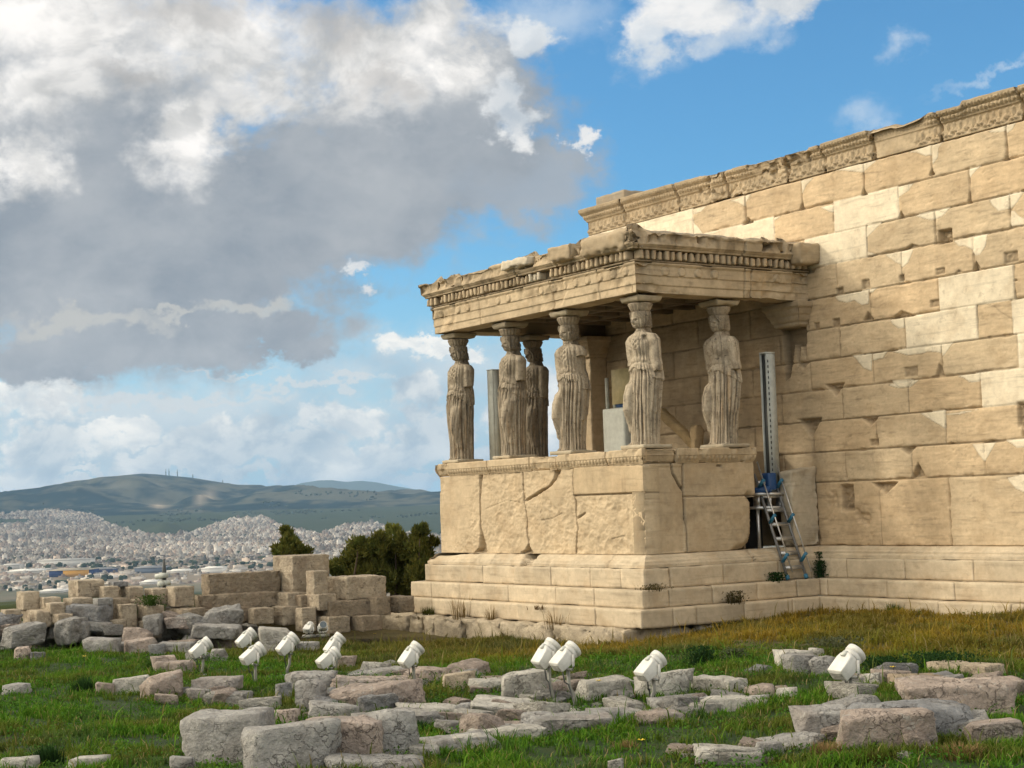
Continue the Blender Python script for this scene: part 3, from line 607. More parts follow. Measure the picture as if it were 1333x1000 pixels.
    wb = fbm(P3(X, 7, Z), 6, 4, .6, 3)*.03; H = fbm(P3(X, 1, Z*1.6), 2.2, 5, .55, 51)*.010; dark = np.zeros(X.shape)
    lo = inpoly(X, Z, w([(395, 275), (760, 268), (760, 540), (395, 530)])); H = np.where(lo, H+.022+fbm(P3(X+Z, 1, Z*2-X), 2, 5, .6, 5)*.012, H)
    lf = inpoly(X, Z, w([(215, 130), (390, 130), (400, 530), (215, 540)])); H = np.where(lf & (Z < Z4+1.34), H-.012, H)
    crack([(335, 120), (345, 170), (365, 205), (388, 240)], .024, .08, Bq); crack([(388, 120), (392, 240), (396, 330), (402, 430), (408, 528)], .016, .06, Bq); crack([(392, 275), (560, 272), (760, 268)], .013, .045, Bq); crack([(215, 250), (235, 200), (245, 150)], .01, .02, Bq, .5)
    crack([(548, 131), (568, 131)], .02, .05, Bq)
    out = inpoly(X+wb*.5, Z+wb*.3, w([(700, 275), (716, 300), (717, 380), (716, 430), (706, 485), (680, 514), (640, 526), (620, 545), (800, 560), (800, 275)])); H = np.where(out, -.28, H); dark = np.where(out, .8, dark)
    e = segdist(X, Z, w([(700, 275), (716, 300), (717, 380), (716, 430), (706, 485), (680, 514), (640, 526), (620, 545)])); H = H-np.where(out, 0, .10*(1-sst(0, .16, e))**2)
    H = H-.035*(1-sst(0, .07, X))*np.clip(fbm(P3(X, 3, Z), 2.4, 3)+.3, 0, 1)
    C = OCHRE*.97*np.ones(X.shape+(3,)); C = vary(33, .18, .2)(X, Z, C); C = C*(1-dark[..., None]*.5)
    sheet('dado', X, Z, H, C, lambda a, b, h: P3(h, a, b), M_MARBLE, porch, .3)
    mb = MB(); mb.add(*box(-L+.02, -.28, .28, D2-.02, Z4, -.02), OCHRE*.8); mb.add(*box(-L, -L+.3, .07, D, Z4, Z5), OCHRE*.9); mb.add(*box(-L+.3, -.9, D2-.02, D+.0, Z4, -.03), OCHRE*.7); mb.build('podium_core', M_MARBLE, bpy.data.objects['dado'])
    # crowning moulding of the podium
    pr = [(-.05, Z5-.004), (.006, Z5-.002), (.006, Z5+.012), (.018, Z5+.02), (.022, Z5+.03), (.05, Z5+.105), (.052, Z5+.115), (.06, Z5+.12), (.06, Z6-.012), (.055, Z6), (-.45, Z6+.002)]
    eg = eggs(Z5+.028, Z5+.112, .088, .026); brf = lambda sd: (lambda S, Z: sst(.12, .24, fbm(P3(S, sd, Z*.6), 1.1, 4, .6, sd)))
    def capd(sd, js, whole=None):
        b = brf(sd)
        def f(S, Z, O):
            k = b(S, Z)
            if whole is not None: k = np.maximum(k, sst(whole[0]-.05, whole[0], S)*sst(whole[1]+.05, whole[1], S))
            return eg(S, Z, O)*(1-k)-k*.03+fbm(P3(S, O, Z), 4, 4, .6, sd)*(.006+.02*k)+joints(js, .01, .05)(S, Z, O)
        return f
    mb = MB(); mb.add(*run((-L, 0, 0), (0, 0, 0), (0, -1, 0), pr, 1, 1, .014, capd(5, (1.75, 3.1, 3.86, 5.25)), OCHRE*1.03, vary(12, .2, .3), .014))
    mb.add(*run((0, 0, 0), (0, D2, 0), (1, 0, 0), pr, 1, .6, .014, capd(6, (.62,), (.06, .62)), OCHRE*.97, vary(13, .2, .3), .014))
    mb.add(*run((-L, D, 0), (-L, 0, 0), (-1, 0, 0), pr, 0, 1, .03, capd(6, ()), OCHRE, vary(14), .03))
    mb.build('podium_cornice', M_MARBLE, porch)
M_ROCK_T = material('rough_foundation_stone', sc=1.2, var=.32, hue=(.22, .19, .15), hue_amt=.4, spots=(.10, .09, .07), spot_amt=.5, bump=.9, bsc=20, bdist=.03)
podium()
def entablature():
    ARC = OCHRE*1.0
    h = (Z8-Z7)
    pr = [(-.42, Z7+.02), (-.40, Z7), (.0, Z7), (.0, Z7+.125), (.014, Z7+.13), (.014, Z7+.27), (.028, Z7+.275), (.028, Z7+.425), (.04, Z7+.435), (.055, Z7+.455), (.055, Z8), (.0, Z8+.003), (-.2, Z8+.004)]
    def discs(per, ph, seed, miss):
        def f(S, Z, O):
            i = np.floor((S-ph)/per); a = (S-ph)-i*per-per/2; r = np.hypot(a, Z-(Z7+.345)); on = ((np.sin(i*91.7+seed)*437.5) % 1) > miss
            return on*(.020*sst(.072, .062, r)-.012*(np.abs(r-.079) < .010))
        return f
    def worn(sd, amt=.05, th=.15):
        return lambda S, Z, O: -np.clip(fbm(P3(S, sd, Z), 1.2, 4, .6, sd)-th, 0, 1)*amt*2*sst(Z7-.02, Z7+.02, Z)
    mb = MB()
    mb.add(*run((-L, 0, 0), (0, 0, 0), (0, -1, 0), pr, 1, 1, .016, addf(erode(.008, 3, 4), discs(.335, .06, 3., .28), worn(2, .09, .06), joints((1.62, 3.85, 5.2), .008, .03)), ARC*1.08, vary(40, .26, .34), .016))
    mb.add(*run((0, 0, 0), (0, D, 0), (1, 0, 0), pr, 1, 0, .016, addf(erode(.008, 5, 4), discs(.335, .06, 1., .45), worn(7, .11, .04), joints((2.2, 2.35), .008, .04)), ARC*.97, vary(41, .26, .34), .016))
    mb.add(*run((-L, D, 0), (-L, 0, 0), (-1, 0, 0), pr, 0, 1, .03, erode(.008, 7, 4), ARC, vary(42), .03))
    mb.add(*box(-L+.4, -.4, .4, .46, Z7+.02, Z8), ARC*.42); mb.add(*box(-L+.4, -L+.46, .46, D, Z7+.02, Z8), ARC*.42); mb.add(*box(-.46, -.4, .46, D, Z7+.02, Z8), ARC*.42)  # inner beam faces, interior shade put into their colour
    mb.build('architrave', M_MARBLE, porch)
    # ceiling coffers, coloured dark to deepen the shade inside the porch
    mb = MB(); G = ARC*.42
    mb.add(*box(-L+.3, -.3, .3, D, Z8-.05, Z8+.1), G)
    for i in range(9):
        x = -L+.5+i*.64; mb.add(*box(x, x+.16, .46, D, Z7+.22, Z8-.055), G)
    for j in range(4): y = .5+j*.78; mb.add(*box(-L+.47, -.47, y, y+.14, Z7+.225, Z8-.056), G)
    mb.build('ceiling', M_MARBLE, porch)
    # dentil band
    DB = .075; mb = MB()
    pr2 = [(.0, Z8+.006), (.055, Z8+.008), (.058, Z8+.03), (-.05, Z8+.035), (-.05, Z8+.19), (-.1, Z8+.195)]
    for a, b, n_, m0, m1 in (((-L, 0, 0), (0, 0, 0), (0, -1, 0), 1, 1), ((0, 0, 0), (0, D, 0), (1, 0, 0), 1, 0), ((-L, D, 0), (-L, 0, 0), (-1, 0, 0), 0, 1)):
        mb.add(*run(a, b, n_, pr2, m0, m1, .03, erode(.006, 2, 4), ARC*.62, vary(5, .3, .4), .03))
    rs = np.random.RandomState(4); per = .127
    def dent(P0, dv, nrm, n, off0, skip, round_=0):
        for i in range(n):
            if i in skip or rs.rand() < .05: continue
            wd, dp, hh = .074*(1+.12*rs.randn()*.5), .165*(1-.12*rs.rand()**2), .145*(1-.1*rs.rand()**2)
            V, F = stone((wd, dp, hh), .03, .004, .005, .035, 900+i)
            c = np.array(P0)+np.array(dv)*(off0+i*per)+np.array(nrm)*(-.055+dp/2); V = rotz(V, math.atan2(dv[1], dv[0]))+(c[0], c[1], Z8+.185-hh/2)
            col = (PALE if (nrm[1] < 0 and i in (27, 28, 29)) else ARC*(.85+.25*rs.rand())); mb.add(V, F, col)
    dent((-L-.1, 0, 0), (1, 0, 0), (0, -1, 0), 50, .03, {30, 31}); dent((0, -.1, 0), (0, 1, 0), (1, 0, 0), 29, .03, {0}); dent((-L, -.05, 0), (0, 1, 0), (-1, 0, 0), 28, .05, set())
    mb.build('dentils', M_MARBLE, porch)
    # cornice with eroded crown
    zc = Z8+.19
    pr3 = [(-.05, zc), (.12, zc+.004), (.122, zc+.03), (.145, zc+.045), (.148, zc+.055), (PK, zc+.075), (PK, zc+.085), (PK+.005, zc+.20), (PK+.03, zc+.225), (PK+.035, zc+.265), (PK, zc+.285), (.05, zc+.285), (-.6, zc+.29)]
    def crown(sd, amp, lost):
        def f(S, Z, O):
            p = P3(S, O+sd, Z); k = sst(zc+.06, zc+.16, Z)
            c = np.clip(fbm(p, .9, 4, .6, sd)+.04, 0, 1)*lost+np.clip(fbm(p, 3.5, 4, .6, sd+2), 0, 1)*amp
            return fbm(p, 5, 4, .6, sd)*.014-k*(c+.16*sst(.14, .2, fbm(p, 1.7, 3, .5, sd+6)))*sst(-.5, .1, O)
        return f
    mb = MB(); CC = ARC*.88
    def cc(sd): return lambda S, Z, C: vary(sd, .35, .6)(S, Z, C)*(1-.35*sst(.0, .3, fbm(P3(S*2, sd, Z*.7), 2.5, 4, .6, sd+1)))[..., None]
    mb.add(*run((-L, 0, 0), (0, 0, 0), (0, -1, 0), pr3, 1, 1, .022, addf(crown(3, .12, .22), joints((1.25, 3.0, 4.2, 5.4), .012, .05)), CC, cc(50), .022))
    mb.add(*run((0, 0, 0), (0, D, 0), (1, 0, 0), pr3, 1, 0, .022, addf(crown(12, .14, .26), joints((2.1, 3.4), .012, .06)), CC*.95, cc(51), .022))
    mb.add(*run((-L, D, 0), (-L, 0, 0), (-1, 0, 0), pr3, 0, 1, .04, crown(17, .05, .1), CC, cc(52), .04))
    mb.build('cornice', M_MARBLE, porch)
    mb = MB()
    for i in range(5):
        V, F = stone((1.22, D-.1, .16), .12, .02, .012, .04, 60+i); mb.add(V+(-L+.65+i*1.21, D/2+.1, zc+.27), F, GREYM*(.9+.05*i))
    mb.build('roof_slab', M_MARBLE, porch)
    # fragments still standing on the crown
    def frag(nm, u, v, dims, seed, col, planes=3, y=-.02, rz=0., cut=.3, rnd=.03, lab=None):
        V, F = stone(dims, .035, rnd, .02, .06, seed, planes, cut); c = on_y(u, v, y); V = rotz(V, rz)+(c[0], y, c[2]); o = obj(nm, V, F, M_MARBLE, bpy.data.objects['cornice'], np.broadcast_to(np.asarray(col), V.shape))
        if lab: o['label'] = lab
    frag('gutter_fragment', 680, 343, (.78, .36, .16), 3, PALE*.9, 1, -.10, 0, .1, .012, 'pale repaired gutter fragment')
    frag('gutter_fragment', 740, 331, (.6, .42, .26), 8, OCHRE*.85, 8, -.08, .1)
    frag('gutter_fragment', 800, 318, (1.15, .6, .36), 11, OCHRE*.80, 7, .05, .05, .3, .12)
    V, F = stone((.36, .5, .36), .035, .05, .02, .06, 15, 4, .3); c = on_y(1052, 331, D-.16); obj('gutter_fragment', V+(PK-.02, D-.2, c[2]), F, M_MARBLE, bpy.data.objects['cornice'], np.broadcast_to(OCHRE*.8, V.shape))
entablature()
def antae():
    an = MB(); x0, x1 = on_y(1006, 410, D-.22)[0], .03
    pr = [(.0, 2.02), (.03, 2.04), (.03, 2.09), (.06, 2.11), (.08, 2.19), (.11, 2.22), (.13, 2.30), (.17, 2.33), (.17, 2.415), (-.1, 2.418)]
    dsp = addf(eggs(2.10, 2.20, .06, .012), eggs(2.23, 2.31, .05, .012), erode(.008, 3, 5))
    for P0, P1, n_, m0, m1 in (((-.62, D-.16, 0), (-.06, D-.16, 0), (0, -1, 0), 1, 1), ((-.06, D-.16, 0), (-.06, D, 0), (1, 0, 0), 1, 0), ((-.62, D, 0), (-.62, D-.16, 0), (-1, 0, 0), 0, 1)):
        an.add(*run(P0, P1, n_, pr, m0, m1, .02, dsp, OCHRE*.85, vary(61), .02))
    an.add(*box(-.615, -.065, D-.155, D, 2.015, 2.4), OCHRE*.7); an.build('pilaster_capital', M_MARBLE, porch)
    for i in range(1):
        mb = MB(); V, F = stone((.50, .42, 2.05), .05, .012, .008, .04, 71); mb.add(V+(-5.93, D-.2, 1.02), F, OCHRE*1.05); mb.build('pilaster', M_MARBLE, porch)
        an = MB()
        for P0, P1, n_, m0, m1 in (((-6.17, D-.40, 0), (-5.69, D-.40, 0), (0, -1, 0), 1, 1), ((-5.69, D-.40, 0), (-5.69, D, 0), (1, 0, 0), 1, 0), ((-6.17, D, 0), (-6.17, D-.40, 0), (-1, 0, 0), 0, 1)):
            an.add(*run(P0, P1, n_, pr, m0, m1, .02, dsp, OCHRE*.95, vary(62), .02))
        an.add(*box(-6.165, -5.695, D-.395, D, 2.0, 2.4), OCHRE*.8); an.build('pilaster_capital', M_MARBLE, porch)
    V, F = stone((.30, .58, 1.27), .035, .015, .008, .05, 91, 2, .12); V[:, 2] += np.where(V[:, 2] > .4, (V[:, 1])*.14, 0)
    o = obj('door_jamb', V+(-.13, D-.29, -.99), F, M_MARBLE, porch, vary(9, .25, .3)(V[:, 1], V[:, 2], np.broadcast_to(np.array((.47, .41, .31)), V.shape)))
antae()
# ------------------------------------------------------------------ ground
_gp = np.array([(-6.98, -1.4, -2.98), (-4, -1.5, -3.03), (-1.5, -1.45, -3.02), (.2, -1.25, -2.98), (.9, -.2, -2.85), (1.1, 1.2, -2.70), (.9, 2.6, -2.64), (2.5, 2.75, -2.62), (4.6, 2.75, -2.60), (9, 2.7, -2.6), (4, 0, -2.62), (7, 0, -2.62),
                (4, -4, -2.72), (8, -4, -2.66), (0, -5, -2.86), (-4, -4, -2.95), (-4, -8, -2.85), (2, -8, -2.80), (7, -8, -2.78), (10, -8, -2.76), (12, -6, -2.72), (-8, -7, -2.9), (-10, -2, -3.0), (20, -15, -2.6), (8, -14, -2.75), (0, -16, -2.8), (-9, 4, -3.2), (14, 0, -2.6)])
def ground_z(x, y, rough=True):
    x = np.asarray(x, float); y = np.asarray(y, float)
    w = 1/((x[..., None]-_gp[:, 0])**2+(y[..., None]-_gp[:, 1])**2+.4)**1.6; z = (w*_gp[:, 2]).sum(-1)/w.sum(-1)
    if rough: z = z+.10*fbm(P3(x, y, 0), .45, 3, .5, 3)*sst(.5, 3, np.maximum(np.maximum(x-.9, -1.2-y), np.maximum(-7-x, 0)))+.02*fbm(P3(x, y, 0), 2.5, 3, .5, 6)
    # the rock falls away past the ruined wall towards the town
    w = (x-CAM[0])*CF[0]+(y-CAM[1])*CF[1]; s = (x-CAM[0])*_r0[0]+(y-CAM[1])*_r0[1]
    dwn = w-np.interp(s, [-14, -8.5, -5, -4, -2, 0], [26.6, 27.0, 27.7, 28.4, 29.0, 33.])
    z = z+.72*sst(.0, .7, dwn)*sst(-2.5, -3.3, s); dwn = np.clip(dwn-2.2, 0, None)
    return z-1.2*dwn**1.3
def gpoint(u, v):
    t = 24.
    for _ in range(40):
        p = CAM+ray(u, v)*t; dz = p[2]-float(ground_z(p[0], p[1])); t = max(4, t+dz/.16*.6) if abs(dz) > 1e-3 else t
    return CAM+ray(u, v)*t
M_EARTH = material('grassy_earth', sc=1.2, var=.3, hue=(.050, .048, .016), hue_amt=.45, spots=(.085, .070, .030), spot_amt=.3, bump=.7, bsc=14, bdist=.05)
def zone(x, y):
    """0 = lush green grass, 1 = dry olive and ochre growth near the temple"""
    d0 = 0; d = np.maximum(np.maximum(x-.8, -1.0-y), np.maximum(-6.8-x, 0)); d = np.where(x > .8, np.minimum(np.maximum(x-.8, 0)+np.maximum(-1-y, 0), np.hypot(0*x, 2.9-y)), d)
    n = fbm(P3(x, y, 0), .7, 4, .6, 91)
    return sst(6.4, 1.8, d+3.0*n), n
def make_ground():
    x = np.arange(-24, 30, .16); y = np.arange(-32, 4.4, .16); X, Y = np.meshgrid(x, y, indexing='ij'); Zg = ground_z(X, Y)
    inside = (X > -6.6) & (X < .4) & (Y > -.5); Zg = np.where(inside | (Y > 3.2), np.minimum(Zg, -2.8), Zg)
    d, n = zone(X, Y); C = np.array((.022, .044, .010))*(1-d[..., None])+np.array((.085, .068, .024))*d[..., None]
    C = C*(1+.35*fbm(P3(X, Y, 0), 1.6, 4, .6, 12))[..., None]
    tag(obj('ground', np.stack([X, Y, Zg], -1).reshape(-1, 3), grid_faces(*X.shape), M_EARTH, None, C.reshape(-1, 3), True), kind='structure')
make_ground()
# ------------------------------------------------------------------ caryatids
M_CAP = M_STATUE
def statue(name, label, x, y, leg, seed, tone=1., arm=(1.28, 1.30), turn=0., hole=False):
    t = thing(name, label, 'statue', (x, y, 0), turn, 'statues carrying the porch roof')
    nt, nh = 300, 420
    hz = np.linspace(.07, 2.16, nh); th = np.linspace(-math.pi, math.pi, nt, endpoint=False); TH, HZ = np.meshgrid(th, hz, indexing='ij')
    I = lambda ks, vs: np.interp(HZ, ks, vs)
    ct, sn = np.cos(TH), np.sin(TH)        # theta 0 faces the front (-y); local axes: fx = left-right, fy = forward
    axf = np.interp(HZ, [0, .5, 1.2, 1.8, 1.9, 2.16], [.02, .02, .0, .0, .02, .035])
    axs = leg*np.interp(HZ, [0, .5, 1.1, 1.4, 1.75, 2.0, 2.2], [.01, -.01, -.05, -.015, .018, .008, .0])
    def ell(cx, cf, a, b, mask=1.):
        ox = axs-axs-0+(0-cx)+0*HZ; of = -cf+0*HZ
        A = (sn/a)**2+(ct/b)**2; Bq = 2*(ox*sn/a**2+of*ct/b**2); Cq = (ox/a)**2+(of/b)**2-1
        dsc = Bq*Bq-4*A*Cq; r = np.where(dsc > 0, (-Bq+np.sqrt(np.maximum(dsc, 0)))/(2*A), 0); return np.clip(r, 0, None)*mask
    hs = [.06, .3, .55, .8, 1.08, 1.25, 1.36, 1.45, 1.55, 1.64, 1.73, 1.79, 1.825, 1.85, 1.90, 1.93, 1.97, 2.04, 2.10, 2.16]
    a = I(hs, [.245, .238, .258, .285, .295, .26, .220, .218, .232, .258, .280, .272, .18, .082, .070, .090, .106, .118, .124, .118])
    b = I(hs, [.21, .20, .208, .22, .225, .205, .175, .172, .185, .20, .183, .145, .105, .082, .076, .106, .130, .142, .138, .128])
    R = [ell(0*HZ, 0*HZ, a, b)]
    # bent free leg pushing through the cloth
    lk = sst(.12, .3, HZ)*sst(1.22, 1.0, HZ)
    R.append(ell(leg*.15+0*HZ, I([.1, .35, .62, .85, 1.15], [.02, .08, .185, .165, .05]), I([.1, .4, .65, 1.1], [.085, .085, .10, .14]), I([.1, .4, .65, 1.1], [.12, .115, .12, .14]), lk))
    # breasts
    for s in (-1, 1): R.append(ell(s*.09+0*HZ, .085+0*HZ, .075+0*HZ, np.sqrt(np.clip(1-((HZ-1.585)/.11)**2, 1e-4, 1))*.105, (np.abs(HZ-1.585) < .108)*1.))
    # upper arms, broken off below the elbow
    for s, ae in ((-1, arm[0]), (1, arm[1])):
        k = sst(ae-.015, ae+.01, HZ+.02*fbm(P3(TH*2, HZ*3, seed), 2, 2))*sst(1.84, 1.80, HZ)
        R.append(ell(s*I([1.2, 1.5, 1.70, 1.78, 1.83], [.290, .310, .300, .26, .19]), -.015+0*HZ, I([1.2, 1.5, 1.72, 1.79, 1.84], [.058, .070, .078, .065, .035]), I([1.2, 1.5, 1.72, 1.84], [.075, .09, .10, .05]), k))
    # mantle hanging down the back and the side
    R.append(ell(0*HZ, -.075+0*HZ, I([.1, 1.0, 1.4, 1.55, 1.78], [.20, .26, .225, .25, .225]), I([.1, 1.0, 1.5, 1.78], [.14, .17, .15, .12]), sst(1.83, 1.76, HZ)))
    R.append(ell(leg*-.20+0*HZ, -.03+0*HZ, .075+0*HZ, .12+0*HZ, sst(.5, .62, HZ+.05*np.sin(TH*5))*sst(1.4, 1.2, HZ)))
    # heavy plaited hair behind the neck, locks over the shoulders
    R.append(ell(0*HZ, I([1.5, 1.75, 1.88, 1.97, 2.1], [-.17, -.155, -.115, -.075, -.03]), I([1.5, 1.75, 1.9, 2.1], [.055, .075, .082, .128]), I([1.5, 1.75, 1.9, 2.1], [.05, .065, .075, .12]), sst(1.48, 1.56, HZ)))
    for s in (-1, 1): R.append(ell(s*I([1.62, 1.8, 1.95], [.105, .085, .085])+0*HZ, I([1.62, 1.75, 1.85, 1.97], [.13, .09, .03, .01]), .022+0*HZ, .026+0*HZ, sst(1.60, 1.66, HZ)*sst(1.90, 1.86, HZ)))
    p = 14.; R = np.stack(R); armd = np.max(R[4:6], 0)/(R.max(0)+1e-6); armk = sst(.93, .99, armd)*sst(1.2, 1.3, HZ)*(HZ < 1.83); r = (np.power(np.clip(R, 1e-4, None), p).sum(0))**(1/p)
    P = P3(np.sin(TH)*2, np.cos(TH)*2, HZ)
    fold_gain = (1-armk)*(.65+.6*fbm(P3(TH*1.1, HZ*.8, seed+3), 1.3, 3, .5, seed)); r = r-.022*np.exp(-((armd-.93)/.035)**2)*sst(1.2, 1.3, HZ)*(HZ < 1.80)
    dleg = np.abs(np.angle(np.exp(1j*(TH-leg*.62))))     # angle away from the free leg
    free = sst(.75, .35, dleg)*sst(1.2, 1.0, HZ)*sst(.14, .45, HZ)
    low = sst(1.26, 1.18, HZ)
    ph = 1.2*fbm(P3(TH*1.3, HZ*.35, seed), 1, 3, .5, 4)
    fl = np.abs(np.cos(TH*10.5+ph*4.2+.5*np.sin(TH*3+seed))); fl = fl*(1-.35*sst(.0, .4, fbm(P3(TH*4, HZ*.5, seed), 1.5, 3, .5, seed))); r = r-low*(1-free*.85)*fold_gain*(.066*(1-fl)**1.25)*(.45+.55*sst(2.9, 1.6, np.abs(TH)))
    r = r-free*.010*(np.abs(np.sin(TH*9-HZ*7*leg+ph))**6)
    # cloth dragged diagonally off the knee
    r = r-low*sst(.4, .9, dleg)*sst(1.5, .9, dleg)*.012*(1-np.abs(np.cos(HZ*9-TH*5*leg+ph)))
    # overfold: scalloped hem and pouch over the belt
    hem = 1.17+.075*np.cos(TH*1.6)+.035*np.abs(np.sin(TH*3.5+seed))+.015*fbm(P3(TH*3, 0, seed), 1, 2)+.06*sst(1.0, 1.7, np.abs(TH))*-1
    r = r+.024*sst(hem-.008, hem+.008, HZ)*sst(1.42, 1.30, HZ)
    pouch = 1.315+.065*np.cos(TH*1.1+.3*leg)+.018*np.abs(np.sin(TH*6+seed)); r = r+fold_gain*sst(1.7, 1.1, np.abs(TH))*.030*np.exp(-((HZ-pouch-.02)/.03)**2)*(.35+.65*np.abs(np.sin(TH*9+ph*5)))-sst(1.7, 1.1, np.abs(TH))*(1-armk)*.016*np.exp(-((HZ-pouch+.035)/.018)**2)
    mid = sst(1.17, 1.2, HZ)*sst(1.34, 1.30, HZ); r = r-mid*fold_gain*.022*(1-np.abs(np.cos(TH*15+ph*3)))
    up = sst(1.36, 1.42, HZ)*sst(1.80, 1.72, HZ)*sst(1.5, 1.1, np.abs(TH)); r = r-up*fold_gain*.020*(1-np.abs(np.cos(TH*10+ph*2+.6*np.abs(TH)*HZ)))
    vn = np.abs(np.sin((HZ-1.82+.11*np.abs(TH)**.8*-1.3)*38)); r = r-.013*(1-armk)*vn**3*sst(1.50, 1.62, HZ)*sst(1.80, 1.76, HZ)*sst(.8, .45, np.abs(TH))
    bk = sst(1.6, 2.0, np.abs(TH))*sst(1.75, 1.6, HZ); r = r-bk*.016*(1-np.abs(np.cos(TH*9+ph*3)))
    # head: face in front, wavy hair round it
    hd = sst(1.90, 1.93, HZ); face = sst(1.05, .85, np.abs(TH)+np.clip(HZ-2.045, 0, 1)*5.)*hd
    r = r+(hd*(1-face))*(.032+.020*fbm(P3(TH*2.2, HZ*16+TH*1.5, seed), 1.6, 3, .5, seed)*sst(2.14, 2.1, HZ))
    g = lambda t0, h0, st, sh: np.exp(-((np.abs(TH)-t0)/st)**2-((HZ-h0)/sh)**2)
    r = r+face*(.042*np.exp(-(TH/.11)**2)*sst(2.052, 1.992, HZ)*sst(1.974, 1.984, HZ)+.006*g(0, 2.03, .09, .02)-.022*g(.36, 2.024, .14, .014)+.014*g(.32, 2.05, .22, .010)+.005*g(.3, 2.027, .07, .006)+.010*g(0, 1.927, .16, .016)-.018*g(0, 1.956, .18, .008)+.006*g(0, 1.966, .14, .005)+.005*g(0, 1.951, .12, .005)+.006*g(.55, 1.98, .2, .03))
    r = r-.020*np.exp(-((HZ-1.902)/.018)**2)*sst(.9, .5, np.abs(TH))
    # feet under the hem
    r = r+.05*np.exp(-((HZ-.075)/.035)**2)*np.exp(-((TH-leg*.5)/.24)**2)+.03*np.exp(-((HZ-.075)/.03)**2)*np.exp(-((TH+leg*.35)/.22)**2)
    # wear
    er = fbm(P, 2.2, 5, .6, seed*1.7); r = r+.014*er-.030*np.clip(er-.28, 0, 1)+.003*fbm(P, 9, 3, .5, seed)
    if hole: r = r-.09*np.exp(-((TH-1.15)/.16)**2-((HZ-1.74)/.045)**2)
    X = axs+r*sn; Fw = axf+r*ct; V = np.stack([X, -Fw, HZ], -1)      # +X of the statue's frame = east
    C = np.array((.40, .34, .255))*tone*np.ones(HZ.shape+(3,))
    C = C*(1+.22*fbm(P3(X, Fw, HZ*.6), 3, 5, .6, seed))[..., None]
    st = sst(.02, .4, fbm(P3(TH*3, seed, HZ*.5), 2.2, 5, .6, seed+2)); C = C*(1-.55*st[..., None]); warm = sst(.1, .4, fbm(P3(TH*2.4, seed, HZ*.6), 1.6, 4, .6, seed+8))*sst(1.4, 1.1, HZ); C = C*(1-warm[..., None]*.5)+np.array((.42, .29, .165))*tone*warm[..., None]*.5
    hair = hd*(1-face)+sst(1.9, 2.4, np.abs(TH))*sst(1.5, 1.6, HZ)*(1-hd); C = C*(1-.30*np.clip(hair, 0, 1)[..., None])
    o = obj('body', V.reshape(-1, 3), [grid_faces(nt, nh, True)], M_STATUE, t, C.reshape(-1, 3), True)
    # capital
    n2 = 96; prof = [(.115, 2.125), (.14, 2.135), (.145, 2.15), (.125, 2.158), (.14, 2.17), (.158, 2.20), (.178, 2.245), (.190, 2.275), (.186, 2.295), (.16, 2.302)]
    pr = np.array(prof); zi = np.linspace(0, 1, 40)*(len(pr)-1); i0 = np.clip(zi.astype(int), 0, len(pr)-2); f = (zi-i0)[:, None]; pr = pr[i0]*(1-f)+pr[i0+1]*f
    t2 = np.linspace(0, 2*math.pi, n2, endpoint=False); T2, K2 = np.meshgrid(t2, np.arange(40), indexing='ij'); r2 = pr[K2, 0]; z2 = pr[K2, 1]
    r2 = r2+.016*sst(2.165, 2.19, z2)*sst(2.298, 2.27, z2)*(np.abs(np.cos(T2*9))-.5)+.008*fbm(P3(np.cos(T2)*3, np.sin(T2)*3, z2*8), 1.5, 3, .6, seed)
    V = np.stack([r2*np.sin(T2), -r2*np.cos(T2)-.015, z2], -1).reshape(-1, 3)
    cp = obj('capital', V, grid_faces(n2, 40, True), M_STATUE, t, np.array((.36, .30, .22))*tone*(1+.2*fbm(V, 4, 4)[:, None]), False)
    V, F = stone((.49, .49, .095), .03, .012, .006, .02, seed+3); V[:, :2] *= (1-.10*sst(.02, -.04, V[:, 2]))[:, None]
    obj('abacus', V+(0, -.0, 2.355), F, M_MARBLE, cp, np.broadcast_to(np.array((.42, .36, .26))*tone, V.shape))
    V, F = stone((.60, .56, .07), .04, .008, .005, .02, seed+4); obj('plinth', V+(0, 0, .037), F, M_MARBLE, t, np.broadcast_to(np.array((.40, .35, .26)), V.shape))
    return t
statue('caryatid', 'carved woman at the near outer corner of the porch with a hollow in her shoulder', -.33, .34, -1, 11, 1.04, (1.32, 1.20), 0, True)
statue('caryatid', 'carved woman just left of the near corner statue on the long front', -2.27, .32, -1, 23, .96, (1.22, 1.62), .05)
statue('caryatid', 'dark weathered carved woman on the long front before a pale steel post', -4.07, .32, 1, 37, .84, (1.25, 1.36), -.06)
statue('caryatid', 'carved woman at the far outer corner of the porch, standing alone against the sky', -5.86, .34, 1, 41, .84, (1.25, 1.40), 0)
statue('caryatid', 'carved woman with rusty stained skirt on the short side by the steel mast', -.34, 1.95, -1, 53, 1.06, (1.30, 1.25), 0)
statue('caryatid', 'shadowed carved woman at the back of the porch, half hidden behind another statue', -5.78, 1.95, 1, 67, .62, (1.25, 1.2), 0)
